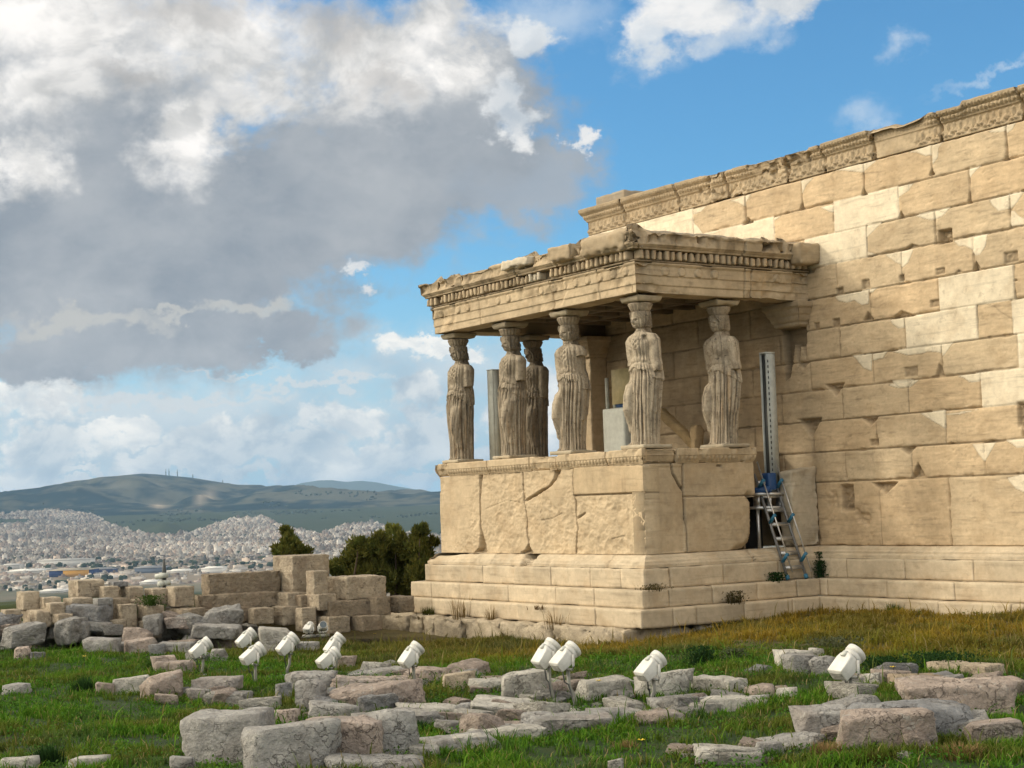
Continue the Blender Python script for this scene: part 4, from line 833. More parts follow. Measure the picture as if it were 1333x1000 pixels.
# ------------------------------------------------------------------ works equipment in the porch
M_STEEL = plain('painted_grey_steel', (.52, .55, .52), .65); M_DKSTEEL = plain('dark_steel', (.05, .055, .055), .5); M_BLUE = plain('blue_paint', (.02, .075, .22), .4); M_ALU = plain('aluminium', (.55, .55, .54), .35, .8)
M_TEAL = plain('blue_plastic', (.03, .16, .27), .45); M_BLACKHOLE = plain('near_black_sheet', (.02, .022, .025), .8); M_PANEL = plain('pale_grey_panel', (.52, .54, .49), .6); M_RAIL = plain('dull_aluminium', (.20, .20, .20), .5, .4); M_CREAM = plain('cream_paint', (.55, .47, .26), .6)
def bxo(name, b, mat, par): return obj(name, *box(*b), mat, par)
def mast():
    x, y = -.42, 2.98; zt = on_y(995, 461, y)[2]; zb = -.72
    t = thing('hoist_mast', 'tall grey steel lifting mast with blue motor in the gap between porch and wall', 'hoist', (x, y, zb)); h = zt-zb
    mb = MB(); mb.add(*box(-.085, -.065, -.06, .10, 0, h)); mb.add(*box(.05, .07, -.06, -.02, 0, h)); mb.add(*box(-.085, .07, .10, .12, 0, h)); mb.add(*box(.07, .09, -.06, .12, 0, h)); mb.add(*box(-.085, .095, -.065, .125, h, h+.025))
    fr = mb.build('mast_frame', M_STEEL, t)
    zz = np.repeat(np.arange(46)*.045+.16, 2)+np.tile((.001, .044), 46); rr_ = np.repeat(np.where(np.arange(46) % 2, .004, .018), 2)
    obj('rack', *tube([(.088, -.038, q) for q in zz], rr_*.8, 4), M_DKSTEEL, fr)
    bxo('guide_channel', (-.064, .049, -.03, .098, .01, h-.02), M_DKSTEEL, fr)
    mb = MB(); V, F = stone((.20, .18, .28), .04, .02, .003, .0, 3); mb.add(V+(.12, -.16, .17), F); mb.add(*tube([(.1, -.5, .02), (.3, -.3, .04)], .055)); mb.add(*box(0, .24, -.34, -.2, .0, .05)); mb.build('motor', M_BLUE, t)
    mb = MB(); mb.add(*box(-.3, .26, -.52, .5, -.06, -.012)); mb.add(*box(-.3, .26, -.52, .5, -.28, -.235))
    for yy in (-.5, -.25, .0, .22, .44): mb.add(*box(.10, .24, yy, yy+.03, -.235, -.06))
    mb.build('platform', M_ALU, t)
    for yy in (-.48, .42): obj('platform_leg', *tube([(.18, yy, -.25), (.18, yy, -1.0)], .03), M_ALU, t)
    bxo('backing_sheet', (-.34, -.29, -.72, .02, -.93, .0), M_BLACKHOLE, t)  # near-black upright sheet behind the platform
mast()
def ladder():
    zf = Z2+.01; xf = .37; a = on_x(1021, 755, xf); b = on_x(1055, 752, xf); o = np.array((xf, (a[1]+b[1])/2, zf)); w = np.array((0, .20, 0))
    t = thing('ladder', 'aluminium ladder with handrails and blue clamps leaning into the side of the porch', 'ladder', o)
    top = on_x(985, 642, -.22); d = np.array((-.22, o[1]+.02, top[2]))-o; d = d/np.linalg.norm(d); Ln = 1.85; nrm = np.cross(d, np.array((0., 1, 0))); nrm = nrm if nrm[0] > 0 else -nrm
    for s in (-1, 1):
        r_ = obj('rail', *tube([w*s, w*s+d*Ln], .024, 8), M_RAIL, t); obj('foot', *tube([w*s+d*.0, w*s+d*.07], .036, 8), M_TEAL, r_)
        h = w*s+nrm*.15; r_ = obj('handrail', *tube([h+d*.06, h+d*2.0], .013, 8), M_ALU, t)
        for k in (.30, .98, 1.6): obj('clamp', *tube([w*s+d*k, w*s+d*(k+.07)+nrm*.17], .030, 8), M_TEAL, r_)
    for i in range(7):
        p = d*(.2+i*.25); q = box(-.5, .5, -.03, .03, -.012, .012); V = p+q[0][:, :1]*2*w+q[0][:, 1:2]*d+q[0][:, 2:]*nrm; obj('rung', V, q[1], M_ALU, t)
ladder()
def equipment():
    p = np.array((-5.42, .78)); zt = float(on_y(644, 482, p[1])[2])
    t = thing('steel_post', 'pale grey square steel post standing behind the second statue from the far porch corner', 'post', (on_y(644.5, 540, p[1])[0], p[1], 0))
    mb = MB(); mb.add(*box(-.09, .09, -.09, -.07, 0, zt)); mb.add(*box(-.09, .09, .07, .09, 0, zt)); mb.add(*box(-.09, -.07, -.07, .07, 0, zt)); mb.add(*box(.07, .09, -.07, .07, 0, zt)); mb.add(*box(-.1, .1, -.1, .1, zt, zt+.012)); mb.build('shaft', M_PANEL, t)
    bxo('base_plate', (-.15, .15, -.15, .15, .0, .02), M_STEEL, t)
    y = 2.15; a = on_y(786, 582, y); b = on_y(813, 530, y)
    t = thing('equipment_cabinet', 'pale grey upright equipment cabinet standing on the porch floor between two statues', 'cabinet', (a[0], y, 0)); w = b[0]-a[0]
    V, F = stone((w, .30, b[2]), .08, .012, .001, 0, 1); obj('housing', V+(w/2, .15, b[2]/2+.004), F, M_PANEL, t)
    zt = on_y(795, 482, y)[2]
    obj('rail', *box(.04, .09, .05, .10, b[2]+.012, zt-.12), M_PANEL, t); obj('rail', *box(.26, .31, .05, .10, b[2]+.012, zt-.35), M_PANEL, t)
    q = on_y(812, 500, y)[0]-a[0]; obj('switch_box', *box(.28, q+.15, .02, .05, zt-.62, zt), M_CREAM, t); obj('motor', *box(.34, q+.1, .06, .2, b[2]+.012, b[2]+.22), M_BLUE, t)
    V, F = stone((1.25, .16, .17), .04, .03, .012, .03, 5); s, c = math.sin(-.62), math.cos(-.62); V = np.stack([V[:, 0]*c-V[:, 2]*s, V[:, 1], V[:, 0]*s+V[:, 2]*c], 1)
    q = on_y(884, 552, 3.2)
    tag(obj('stone_beam', V+(q[0], 3.2, .46), F, M_MARBLE, None, np.broadcast_to(np.array((.50, .37, .20)), V.shape)), 'yellowish broken stone beam leaning on the back wall inside the porch', 'stone beam')
    V, F = stone((.2, .2, .5), .04, .05, .02, .05, 8); tag(obj('stone_stump', V+(on_y(907, 560, 3.1)[0], 3.1, .25), F, M_MARBLE, None, np.broadcast_to(np.array((.38, .28, .16)), V.shape)), 'short rough stone stump beside the leaning beam inside the porch', 'stone block')
equipment()
# ------------------------------------------------------------------ floodlights
M_WHITE = plain('white_enamel', (.60, .60, .565), .4); M_POST = plain('galvanised_steel', (.26, .26, .23), .55, .3); M_LENS = plain('lens_glass', (.10, .13, .15), .08)
def loft(sections):
    V = np.concatenate(sections); n = len(sections[0]); F = []
    for i in range(len(sections)-1):
        for j in range(n): k = (j+1) % n; F.append((i*n+j, i*n+k, (i+1)*n+k, (i+1)*n+j))
    return V, np.array(F)
def sect(w, h, y, e, n=32, z=0.):
    th = np.linspace(0, 2*math.pi, n, endpoint=False); c, s = np.cos(th), np.sin(th)
    return np.stack([w*np.sign(c)*np.abs(c)**(2/e), np.full(n, y), z+h*np.sign(s)*np.abs(s)**(2/e)], 1)
def flood_meshes():
    K = 1.
    V, F = loft([sect(.02, .015, -.235, 14, z=-.02), sect(.128, .072, -.235, 14, z=-.02), sect(.138, .082, -.225, 14, z=-.02), sect(.140, .095, -.10, 12, z=-.012), sect(.140, .105, -.02, 9, z=-.006), sect(.136, .115, .035, 4), sect(.118, .118, .05, 2.4)])
    body = (V, [F])
    V, F = loft([sect(.118, .118, .055, 2), sect(.124, .124, .062, 2), sect(.126, .126, .112, 2), sect(.118, .118, .114, 2), sect(.118, .118, .122, 2), sect(.134, .134, .124, 2), sect(.134, .134, .185, 2), sect(.126, .126, .19, 2), sect(.12, .12, .17, 2)]); ring = (V, [F])
    V, F = loft([sect(.12, .12, .171, 2), sect(.06, .06, .180, 2), sect(.002, .002, .182, 2)]); lens = (V, [F])
    mb = MB()
    for z in (-.05, -.025, 0., .025): mb.add(*box(-.115, .115, -.243, -.233, z-.026, z-.014))
    fins = (np.concatenate(mb.V), [np.concatenate(mb.Q)])
    mb = MB(); mb.add(*box(-.035, .035, -.02, .06, .105, .13)); hatch = (np.concatenate(mb.V), mb.Q)
    return body, ring, lens, fins, hatch
FL = flood_meshes(); FLM = [mesh(n, V, F, m, None, sm) for (V, F), n, m, sm in zip(FL, ('housing', 'front_ring', 'lens', 'cooling_fins', 'hatch'), (M_WHITE, M_WHITE, M_LENS, M_POST, M_PANEL), (False, False, True, False, False))]
def flood(u, vh, vf, label, aim=(.15, 1.), tilt=38., lean=0., group='floodlights on the grass', base=None, k=.66):
    g = gpoint(u+lean, vf) if base is None else base; dist = (g-CAM)@CF; hz = (vf-vh)*dist/FPX
    t = thing('floodlight', label, 'floodlight', g, 0, group)
    az = math.atan2(-aim[0], aim[1]); R = Matrix.Rotation(az, 3, 'Z') @ Matrix.Rotation(rad(tilt), 3, 'X'); R = np.array(R); Rz = np.array(Matrix.Rotation(az, 3, 'Z'))
    off = (-CR*lean*dist/FPX); c = np.array((off[0], off[1], hz))
    ob = []
    for i, (me, nm) in enumerate(zip(FLM, ('housing', 'front_ring', 'lens', 'cooling_fins', 'hatch'))):
        o = link(bpy.data.objects.new(nm, me), t if i < 2 else ob[1] if i == 2 else ob[0]); ob.append(o)
        if i < 2: o.matrix_local = Matrix.Translation(c) @ Matrix((R*k).tolist()).to_4x4()
    pv = c+R@np.array((0, .02, -.02))*k
    yk = [np.array((-.16, 0, .03)), np.array((-.16, 0, -.13)), np.array((-.13, 0, -.19)), np.array((.13, 0, -.19)), np.array((.16, 0, -.13)), np.array((.16, 0, .03))]
    obj('bracket', *tube([pv+Rz@q*k for q in yk], .013, 8), M_WHITE, t)
    b = pv+Rz@np.array((0, 0, -.19))*k
    if b[2] > .04:
        mid = np.array((b[0]*.9, b[1]*.9, b[2]*.55)); po_ = obj('post', *tube([b, mid, (0, 0, .25*b[2]), (.01, 0, -.05)], .019, 8), M_POST, t)
        obj('base_plate', *box(-.08, .08, -.08, .08, -.03, .015), M_POST, po_)
    q0 = c+R@np.array((.05, -.19, -.09))*k; obj('cable', *tube([q0, q0*.8+np.array((0, 0, -.05)), np.array((q0[0]*.5, q0[1]*.5, max(.1, c[2]*.45))), np.array((.03, -.03, .03)), np.array((.05, -.16, -.02))], .008, 6), M_DKSTEEL, t)
    return t
for u, vh, vf, lean, tl, lab in ((263, 843, 880, 0, 30, 'white floodlight standing farthest left on the green grass'), (322, 830, 866, 2, 34, 'white floodlight partly behind another, second from the left on the grass'), (331, 851, 893, 2, 28, 'white floodlight on a straight post overlapping the one behind it, second light from left'),
        (376, 838, 880, -2, 38, 'white floodlight on a bent post in front of the pale broken block'), (437, 838, 876, 0, 42, 'white floodlight of the low overlapping pair, the rear one tilted steeper'), (429, 856, 882, 4, 28, 'white floodlight of the low overlapping pair, the front one lying flatter'),
        (537, 852, 896, 3, 42, 'white floodlight standing alone below the far corner of the porch steps'), (714, 850, 918, 6, 44, 'white floodlight, left one of the tall pair below the near porch corner'), (739, 854, 921, 10, 36, 'white floodlight, right one of the tall pair below the near porch corner'),
        (850, 867, 920, -2, 34, 'white floodlight in front of a pale rounded boulder in the ochre grass'), (1106, 862, 908, 0, 36, 'large white floodlight nearest the viewer at the right among the boulders')):
    flood(u, vh, vf, lab, (.10, 1.), tl, lean, k=.74 if u > 1000 else .66)
for u, v, lab in ((402, 816, 'small white floodlight lying by the old wall, left one of the two'), (420, 815, 'small white floodlight with round front towards the viewer, by the old wall')):
    g = at_depth(u, v, 26.0); g[2] -= .14; flood(u, v, v+11, lab, (.9, -.3) if u > 410 else (-.5, .6), 24, 0, 'floodlights on the grass', g, .45)
# ------------------------------------------------------------------ stones
ROCKC = {'g': (.33, .325, .31), 'd': (.235, .24, .245), 'p': (.385, .32, .275), 'w': (.47, .455, .41), 't': (.43, .365, .275), 'b': (.29, .24, .175)}
VIEW = {'A': ((0, 690), 3.226), 'B': ((300, 680), 3.124), 'C': ((600, 780), 3.333), 'D': ((980, 780), 3.776), 'P': ((0, 0), 1.)}
_seed = [100]
def bbox_px(vw, b):
    (ox, oy), s = VIEW[vw]; return ox+b[0]/s, oy+b[1]/s, ox+b[2]/s, oy+b[3]/s
def rock(vw, b, col, label, depth=None, kind='rock', frac=.5, yaw=None, flat=1., planes=None, cat='rock', group=None, sink=.12):
    _seed[0] += 1; sd = _seed[0]; rs = np.random.RandomState(sd)
    u0, v0, u1, v1 = bbox_px(vw, b); um = (u0+u1)/2
    if kind != 'block': e_ = (u1-u0)*.06; u0 -= e_; u1 += e_
    p = gpoint(um, v1) if depth is None else at_depth(um, v1, depth)
    dist = (p-CAM)@CF; m = dist/FPX; Wd = (u1-u0)*m; Hp = (v1-v0)*m
    slope = max(.04, (CAM[2]-p[2])/dist)
    if kind == 'block':       # squared block, faces along the temple axes
        ya = rs.uniform(-.06, .06) if yaw is None else yaw
        lx, ly = max(.25, 1.12*frac*Wd/.55), max(.25, 1.12*(1-frac)*Wd/.84)
        H = max(.08, Hp-slope*.5*min(lx, ly)); V, F = stone((lx, ly, H*1.05), min(.045, max(.025, lx/22)), .004, .016*min(1., max(lx, ly)+.2), .04*min(1., max(lx, ly)), sd, 1, .10, 7.)
        back = CF*(lx*.42+ly*.27); c = p+np.array((back[0], back[1], 0))+(0, 0, H/2)
        V = rotz(V, ya)
    else:
        ya = rs.uniform(0, 6.28) if yaw is None else yaw
        dp = Wd*(.75 if flat >= 1 else 1.0)*rs.uniform(.8, 1.05); H = max(.09, Hp-slope*dp*.45)
        V, F = crag((Wd*1.08, dp, H*(1+sink)), sd, .020 if flat >= 1 else .03, rs.uniform(.30, .58)); V[:, 2] += V[:, 0]*rs.uniform(-.12, .12)
        a0 = YAW; V = rotz(V, a0+rs.uniform(-.25, .25)); back = CF*dp*.5; c = p+np.array((back[0], back[1], 0))+(0, 0, H*(1+sink)/2-H*sink)
    cc = np.array(ROCKC[col])*rs.uniform(.9, 1.1); C = cc*(1+.22*fbm(V+sd, 1.6, 5, .6, sd))[:, None]
    if col in 'gp': w = sst(.1, .4, fbm(V+sd, 1.1, 4, .6, sd+5))[:, None]*.6; C = C*(1-w)+np.array((.33, .285, .255) if col == 'g' else (.27, .27, .265))*w
    o = obj('stone_block' if kind == 'block' else 'boulder', V, F, M_TAN if col in 'tb' else M_ROCK, None, C); o.location = c
    return tag(o, label, 'stone block' if kind == 'block' else cat, group)
def bl(vw, b, col, label, depth, frac=.5, **k): return rock(vw, b, col, label, depth, 'block', frac, group='blocks of the ruined old wall', **k)
wall_blocks = [  # ruined wall at the left, upper to lower
    ('A', (265, 212, 420, 287), 't', 'large squared tan block topping the left part of the ruined wall', 26.9, .42), ('A', (418, 238, 474, 292), 't', 'small tan block beside the large top block of the ruined wall', 26.8, .6),
    ('A', (472, 240, 592, 297), 't', 'smooth pale tan block under the camera pole', 26.9, .6), ('A', (588, 248, 692, 312), 't', 'weathered tan block with a ragged left end on the ruined wall top', 26.9, .6), ('A', (685, 240, 803, 322), 't', 'big pitted tan block with a green plant at its left', 26.7, .45),
    ('A', (38, 262, 152, 338), 't', 'tan block with two round holes at the left end of the wall', 26.3, .55), ('A', (135, 285, 242, 356), 't', 'rounded tan block right of the block with two holes', 26.2, .5), ('A', (240, 288, 372, 362), 't', 'tan block under the large top block, left of the grey boulder', 26.3, .5),
    ('A', (200, 307, 242, 356), 't', 'small upright pale block wedged in the left of the ruined wall', 25.9, .6), ('A', (404, 290, 532, 376), 'b', 'tan block with dark right end behind the grey boulder', 26.4, .45), ('A', (0, 336, 62, 402), 't', 'tan block at the left edge of the photo low in the ruined wall', 25.8, .6),
    ('A', (45, 342, 202, 412), 't', 'long low pinkish tan block in the lower left of the ruined wall', 25.8, .7), ('A', (183, 354, 288, 402), 't', 'flat tan block just left of the big grey boulder', 25.7, .6), ('A', (480, 316, 562, 452), 't', 'tall eroded tan block with a vertical crack beside its neighbour', 26.2, .5),
    ('A', (550, 320, 676, 390), 't', 'rounded tan block standing on a smaller pale one', 26.3, .55), ('A', (664, 330, 832, 392), 't', 'long tan block left of the dark layered blocks', 26.5, .6), ('A', (568, 386, 660, 458), 't', 'pale yellowish block at the foot of the ruined wall', 26.1, .6),
    ('A', (455, 378, 502, 422), 't', 'little tan stone packed between wall blocks and grey boulders', 26.0, .6), ('A', (530, 292, 600, 322), 't', 'thin tan block in the middle row of the wall', 26.7, .6), ('A', (400, 288, 440, 318), 'g', 'small grey stone just above the grey boulder', 26.0, .6),
    ('A', (455, 220, 515, 240), 'd', 'thin dark slab lying on the wall top', 27.0, .6), ('A', (800, 330, 830, 392), 'b', 'narrow brown block between the long tan block and the layered stack', 26.5, .5),
    ('P', (263, 747, 353, 775.5), 'b', 'broad upper slab of the dark layered stack', 27.3, .14), ('P', (254, 774, 350, 794.5), 'b', 'wide middle slab of the dark layered stack', 27.0, .16), ('P', (250, 793, 321, 815), 'b', 'dark lower block under the layered slabs', 26.8, .2), ('P', (319, 792, 353, 813), 't', 'tan block at the right foot of the layered slabs', 27.0, .4),
    ('P', (353, 724, 422, 773.5), 't', 'tall pale block with a vertical slot, highest of the ruined wall', 27.7, .42), ('P', (350, 772, 398, 793), 't', 'smooth tan block under the tall slotted block', 27.4, .5), ('P', (351, 790, 387, 814), 't', 'tan block at the bottom under the slotted block', 27.2, .5),
    ('P', (398, 744, 424, 776), 't', 'narrow eroded tan block right of the slotted block', 27.2, .5), ('P', (421, 751, 496, 781), 't', 'pale squared block with dark right side jutting towards the shrubs', 27.3, .42), ('P', (395, 774, 435, 795), 't', 'tan block below the narrow eroded one', 27.0, .5),
    ('P', (406, 782, 479, 804), 'b', 'long dark block with a slanting face under the jutting pale block', 27.0, .35), ('P', (476, 778, 506, 801), 'b', 'dark block right of the slanting one near the porch steps', 27.2, .5), ('P', (502, 777, 537, 798), 'b', 'shadowed block touching the porch steps', 27.6, .5),
    ('P', (385, 792, 408, 822), 't', 'upright tan block beside the pair of small lamps', 26.9, .5), ('P', (404, 803, 451, 825), 't', 'tan block right behind the pair of small lamps', 26.8, .5), ('P', (449, 802, 494, 822), 'b', 'brown block at the right foot of the ruined wall by the grass', 26.9, .5), ('P', (386, 775, 404, 794), 'b', 'small brown stone filling the wall under the eroded block', 27.3, .5)]
for w_ in wall_blocks: bl(*w_[:5], frac=w_[5])
rocks = [
    ('A', (284, 310, 438, 397), 'd', 'big dark grey boulder leaning on the ruined wall', 25.9), ('A', (230, 378, 354, 452), 'g', 'grey boulder below the big dark one at the wall foot', None), ('A', (108, 388, 228, 457), 'g', 'grey block-like boulder at the wall foot left', None), ('A', (0, 400, 102, 467), 'g', 'grey boulder at the left edge of the rubble row', None),
    ('A', (348, 413, 524, 472), 'p', 'long pinkish grey boulder in the rubble row', None), ('A', (350, 385, 458, 424), 'g', 'flat grey stone behind the long pinkish one', 25.8), ('A', (355, 455, 492, 527), 'g', 'wide pale grey boulder rising out of the grass', None), ('A', (233, 450, 332, 497), 'p', 'low brownish block at the grass edge', None),
    ('A', (153, 445, 227, 487), 'g', 'small grey stone in the grass edge left of the brownish block', None), ('A', (468, 470, 524, 522), 'g', 'small grey stone between two larger grey boulders', None), ('A', (518, 455, 644, 527), 'p', 'rounded pinkish boulder at the grass edge', None), ('A', (613, 408, 792, 482), 'g', 'large flat-topped grey boulder in front of the wall', None),
    ('A', (668, 473, 794, 532), 'g', 'grey flat boulder under the large flat-topped one', None), ('A', (74, 420, 122, 482), 'w', 'upright whitish stone in the rubble row', None), ('A', (50, 490, 117, 547), 'p', 'small pinkish stone standing in the grass at left', None), ('A', (628, 480, 682, 533), 'd', 'dark narrow stone wedged among grey boulders', None),
    ('A', (808, 398, 983, 452), 'g', 'long grey boulder under the layered stack', 25.6), ('A', (905, 455, 1008, 502), 'g', 'flat grey stone behind the leftmost floodlight', None), ('A', (878, 498, 947, 553), 'g', 'grey block beside the leftmost floodlight', None), ('A', (0, 470, 62, 503), 'd', 'dark stone at the left edge in the grass', None),
    ('A', (688, 365, 802, 412), 'p', 'pinkish boulder lying against the wall foot', 26.0), ('A', (980, 400, 1060, 448), 't', 'tan stone half sunk behind the second floodlight', None),
    ('A', (0, 643, 112, 692), 'g', 'flat slab in the grass at the left edge'), ('A', (398, 640, 472, 697), 'p', 'square pinkish stone beside a dark grass tuft'), ('A', (473, 620, 602, 690), 'w', 'whitish slanting boulder in the left grass'), ('A', (586, 598, 745, 712), 'p', 'angular brown boulder with a light top in the left grass'),
    ('A', (643, 688, 745, 733), 'p', 'low pinkish stone at the foot of the angular brown boulder'), ('A', (628, 528, 733, 592), 'p', 'flat pale boulder left of the leftmost floodlight'), ('A', (648, 547, 793, 605), 'p', 'reddish flat slab left of the leftmost floodlight'), ('A', (788, 668, 872, 722), 'g', 'small grey cracked rock below the leftmost floodlight'),
    ('A', (820, 620, 992, 700), 'g', 'grey slab under the leftmost floodlight'), ('A', (868, 688, 1012, 735), 'p', 'pale thin slab in the grass below the floodlights'), ('A', (0, 958, 145, 1010), 'w', 'flat pale stone in the lower left corner'), ('A', (278, 963, 430, 1010), 'w', 'flat pale stone at the bottom left of the big boulders'), ('A', (708, 978, 805, 1010), 'g', 'small grey stone at the bottom beside the big grey boulder'),
    ('P', (242, 927, 345, 996), 'g', 'huge pale grey boulder at bottom left of the foreground group'), ('B', (58, 818, 395, 1020), 'g', 'huge blocky dark grey boulder in front of the foreground group'), ('B', (325, 793, 585, 992), 'p', 'huge pinkish boulder in the middle of the foreground group'), ('B', (490, 763, 738, 965), 'g', 'huge blue grey boulder at the right of the foreground group'),
    ('B', (398, 655, 764, 772), 'p', 'broad flat-topped pinkish slab above the foreground boulders'), ('B', (430, 632, 740, 690), 'p', 'thin reddish slab behind the broad flat-topped slab'), ('B', (268, 638, 375, 768), 'g', 'upright angular grey rock left of the broad slab'), ('B', (188, 650, 242, 728), 'd', 'small dark upright rock left of the angular rock'), ('B', (235, 610, 425, 700), 'g', 'grey flat rock behind the upright angular one'),
    ('B', (533, 563, 645, 620), 'w', 'pale rock in the grass left of the lone floodlight'), ('B', (715, 593, 885, 660), 'p', 'reddish pale rock right of the lone floodlight'), ('B', (862, 613, 990, 682), 't', 'tan rock in the grass right of the reddish pale rock'), ('B', (978, 640, 1075, 688), 'w', 'whitish stone right of the tan rock'),
    ('B', (675, 755, 925, 797), 'w', 'long pale slab in the grass above the centre flat rocks'), ('B', (912, 736, 990, 795), 'g', 'small pointed grey rock on the pale slab end'), ('B', (785, 868, 1068, 938), 'g', 'long flat grey slab at the bottom centre left'), ('B', (318, 740, 505, 802), 'g', 'grey flat rock under the small grass tuft'), ('B', (108, 765, 265, 825), 'p', 'low brown grey rock behind the huge blocky boulder'),
    ('B', (120, 430, 245, 543), 'w', 'broken whitish block behind the bent-post floodlight'), ('B', (255, 485, 350, 537), 'g', 'grey flat rock right of the bent-post floodlight'), ('B', (428, 543, 505, 592), 'p', 'reddish rock behind the low pair of floodlights'), ('B', (408, 978, 745, 1030), 'g', 'flat slab cut by the bottom edge of the photo'), ('B', (350, 690, 412, 745), 'g', 'small round grey rock in the foreground group'),
    ('B', (720, 910, 850, 965), 'w', 'small pale slab right of the huge blue grey boulder'), ('B', (470, 600, 700, 640), 'g', 'sunken grey slab behind the reddish thin slab'),
    ('C', (48, 343, 205, 402), 'w', 'pale rock at the left of the row under the porch corner'), ('C', (188, 313, 368, 448), 'w', 'cracked whitish boulder left of the tall pair of floodlights'), ('C', (368, 353, 515, 424), 'p', 'pinkish rock behind the tall pair of floodlight posts'), ('C', (505, 345, 740, 427), 'w', 'rounded pale boulder right of the tall pair of floodlights'),
    ('C', (780, 318, 995, 428), 'w', 'rounded pale boulder behind the single floodlight in the ochre grass'), ('C', (1030, 348, 1240, 420), 'w', 'flat squared pale stone right of the single floodlight', None, 'block'), ('C', (843, 425, 1070, 484), 'g', 'low grey rock below the single floodlight'), ('C', (1066, 428, 1326, 490), 'w', 'flat pale slab right of the low grey rock'),
    ('C', (1248, 373, 1345, 430), 'p', 'small pinkish rock at the right of the flat squared stone'), ('C', (36, 548, 350, 625), 'w', 'whitish end of the long flat outcrop at bottom centre'), ('C', (290, 492, 660, 590), 'g', 'large smooth grey rock of the long flat outcrop'), ('C', (550, 478, 797, 545), 'g', 'flat grey rock at the right of the long outcrop'),
    ('C', (80, 468, 490, 520), 'w', 'thin pale ledge behind the long outcrop'), ('C', (-40, 590, 90, 660), 'w', 'white slab at the left end of the long outcrop'), ('C', (780, 485, 965, 540), 'p', 'flat reddish stone below the low grey rock'), ('C', (1048, 650, 1310, 722), 'w', 'pale flat rock at bottom right of centre in the grass'), ('C', (1285, 618, 1400, 690), 'g', 'grey flat rock right of the pale flat one at the bottom'), ('C', (-5, 448, 45, 510), 'd', 'small dark rock at the left of the thin ledge'), ('C', (640, 730, 700, 750), 'w', 'tiny pale stone at the bottom edge'),
    ('D', (133, 250, 292, 345), 'w', 'pale lumpy boulder left of the large floodlight'), ('D', (285, 240, 350, 284), 'w', 'small white stone on top of the lumpy boulders', 19.0), ('D', (185, 270, 325, 378), 'g', 'grey lumpy boulder in front of the pale lumpy one'), ('D', (300, 282, 415, 378), 'g', 'grey boulder carrying a small black and white target'),
    ('D', (545, 355, 635, 440), 'w', 'pale rock just right of the large floodlight'), ('D', (608, 350, 795, 420), 'p', 'brownish flat rock right of the large floodlight'), ('D', (713, 370, 955, 440), 'b', 'tan sloping rock amid ground plants at right'), ('D', (952, 325, 1255, 400), 't', 'long tan block lying in the ochre grass at right', None, 'block'),
    ('D', (1085, 383, 1345, 495), 'p', 'pinkish boulder at the right edge behind the big rounded one'), ('D', (806, 395, 1280, 565), 'p', 'big rounded pinkish boulder at the right'), ('D', (240, 523, 530, 695), 'g', 'grey and white broken boulder under the large floodlight'), ('D', (343, 490, 522, 535), 'g', 'flat grey stone at the foot of the large floodlight', 15.6),
    ('D', (590, 500, 1090, 700), 'd', 'wide dark grey boulder behind the pink one'), ('D', (487, 548, 895, 745), 'p', 'big blocky pink boulder at bottom right'), ('D', (1105, 593, 1345, 720), 'p', 'rough brown rock at the right edge bottom'), ('D', (36, 670, 345, 745), 'g', 'low grey rock in the grass left of the big pink boulder'), ('D', (-20, 738, 50, 800), 'g', 'small grey rock at the bottom below the low grey rock'), ('D', (0, 425, 108, 494), 'p', 'pale pinkish rock left of the bright grass at right'), ('D', (128, 460, 220, 488), 'w', 'small flat pale stone in the grass'), ('D', (-20, 485, 75, 524), 'g', 'small flat grey stone at the edge of the bright grass')]
for r_ in rocks:
    k = dict(kind='block', frac=.6) if len(r_) > 5 else {}
    rock(*r_[:4], depth=(r_[4] if len(r_) > 4 else None), **k)
def rubble():
    rs = np.random.RandomState(21); protos = []
    for k in range(7):
        V, F = crag((1, .8, .6), 400+k, .03, .5); c = np.array(ROCKC['gwpgwpd'[k]]); protos.append(mesh('stone', V, F, M_ROCK, c*(1+.25*fbm(V, 2.5, 4, .6, k))[:, None]))
    lab = ('small broken grey stone half sunk in the grass', 'small whitish broken stone half sunk in the grass', 'small pinkish broken stone half sunk in the grass')
    n = 0
    for cu, cv, su, sv, m in ((90, 840, 100, 12, 26), (250, 850, 90, 22, 12), (640, 935, 110, 22, 22), (430, 930, 80, 20, 14), (860, 930, 90, 14, 14), (1090, 890, 90, 22, 14), (560, 885, 60, 14, 9), (1250, 890, 70, 12, 8), (700, 890, 120, 12, 12), (310, 915, 50, 16, 10), (950, 985, 80, 12, 8), (1180, 950, 110, 24, 10)):
        for _ in range(m):
            u, v = cu+rs.normal()*su*.6, cv+rs.normal()*sv*.6; p = gpoint(u, v)
            if not in_rock_free(p[0], p[1]): continue
            k = rs.randint(7); o = link(bpy.data.objects.new('stone', protos[k])); w_ = rs.uniform(.10, .42)*(1 if rs.rand() < .8 else 1.6); o.scale = (w_, w_*rs.uniform(.7, 1.1), w_*rs.uniform(.45, .8)); o.rotation_euler = (rs.uniform(-.2, .2), rs.uniform(-.2, .2), rs.uniform(0, 6.3)); o.location = p+(0, 0, w_*.12)
            tag(o, lab['gwpgwpd'[k] == 'w' and 1 or ('gwpgwpd'[k] == 'p' and 2 or 0)], 'stone', 'small %s stones scattered in the grass' % ('whitish' if k in (1, 4) else 'pinkish' if k in (2, 5) else 'grey'))
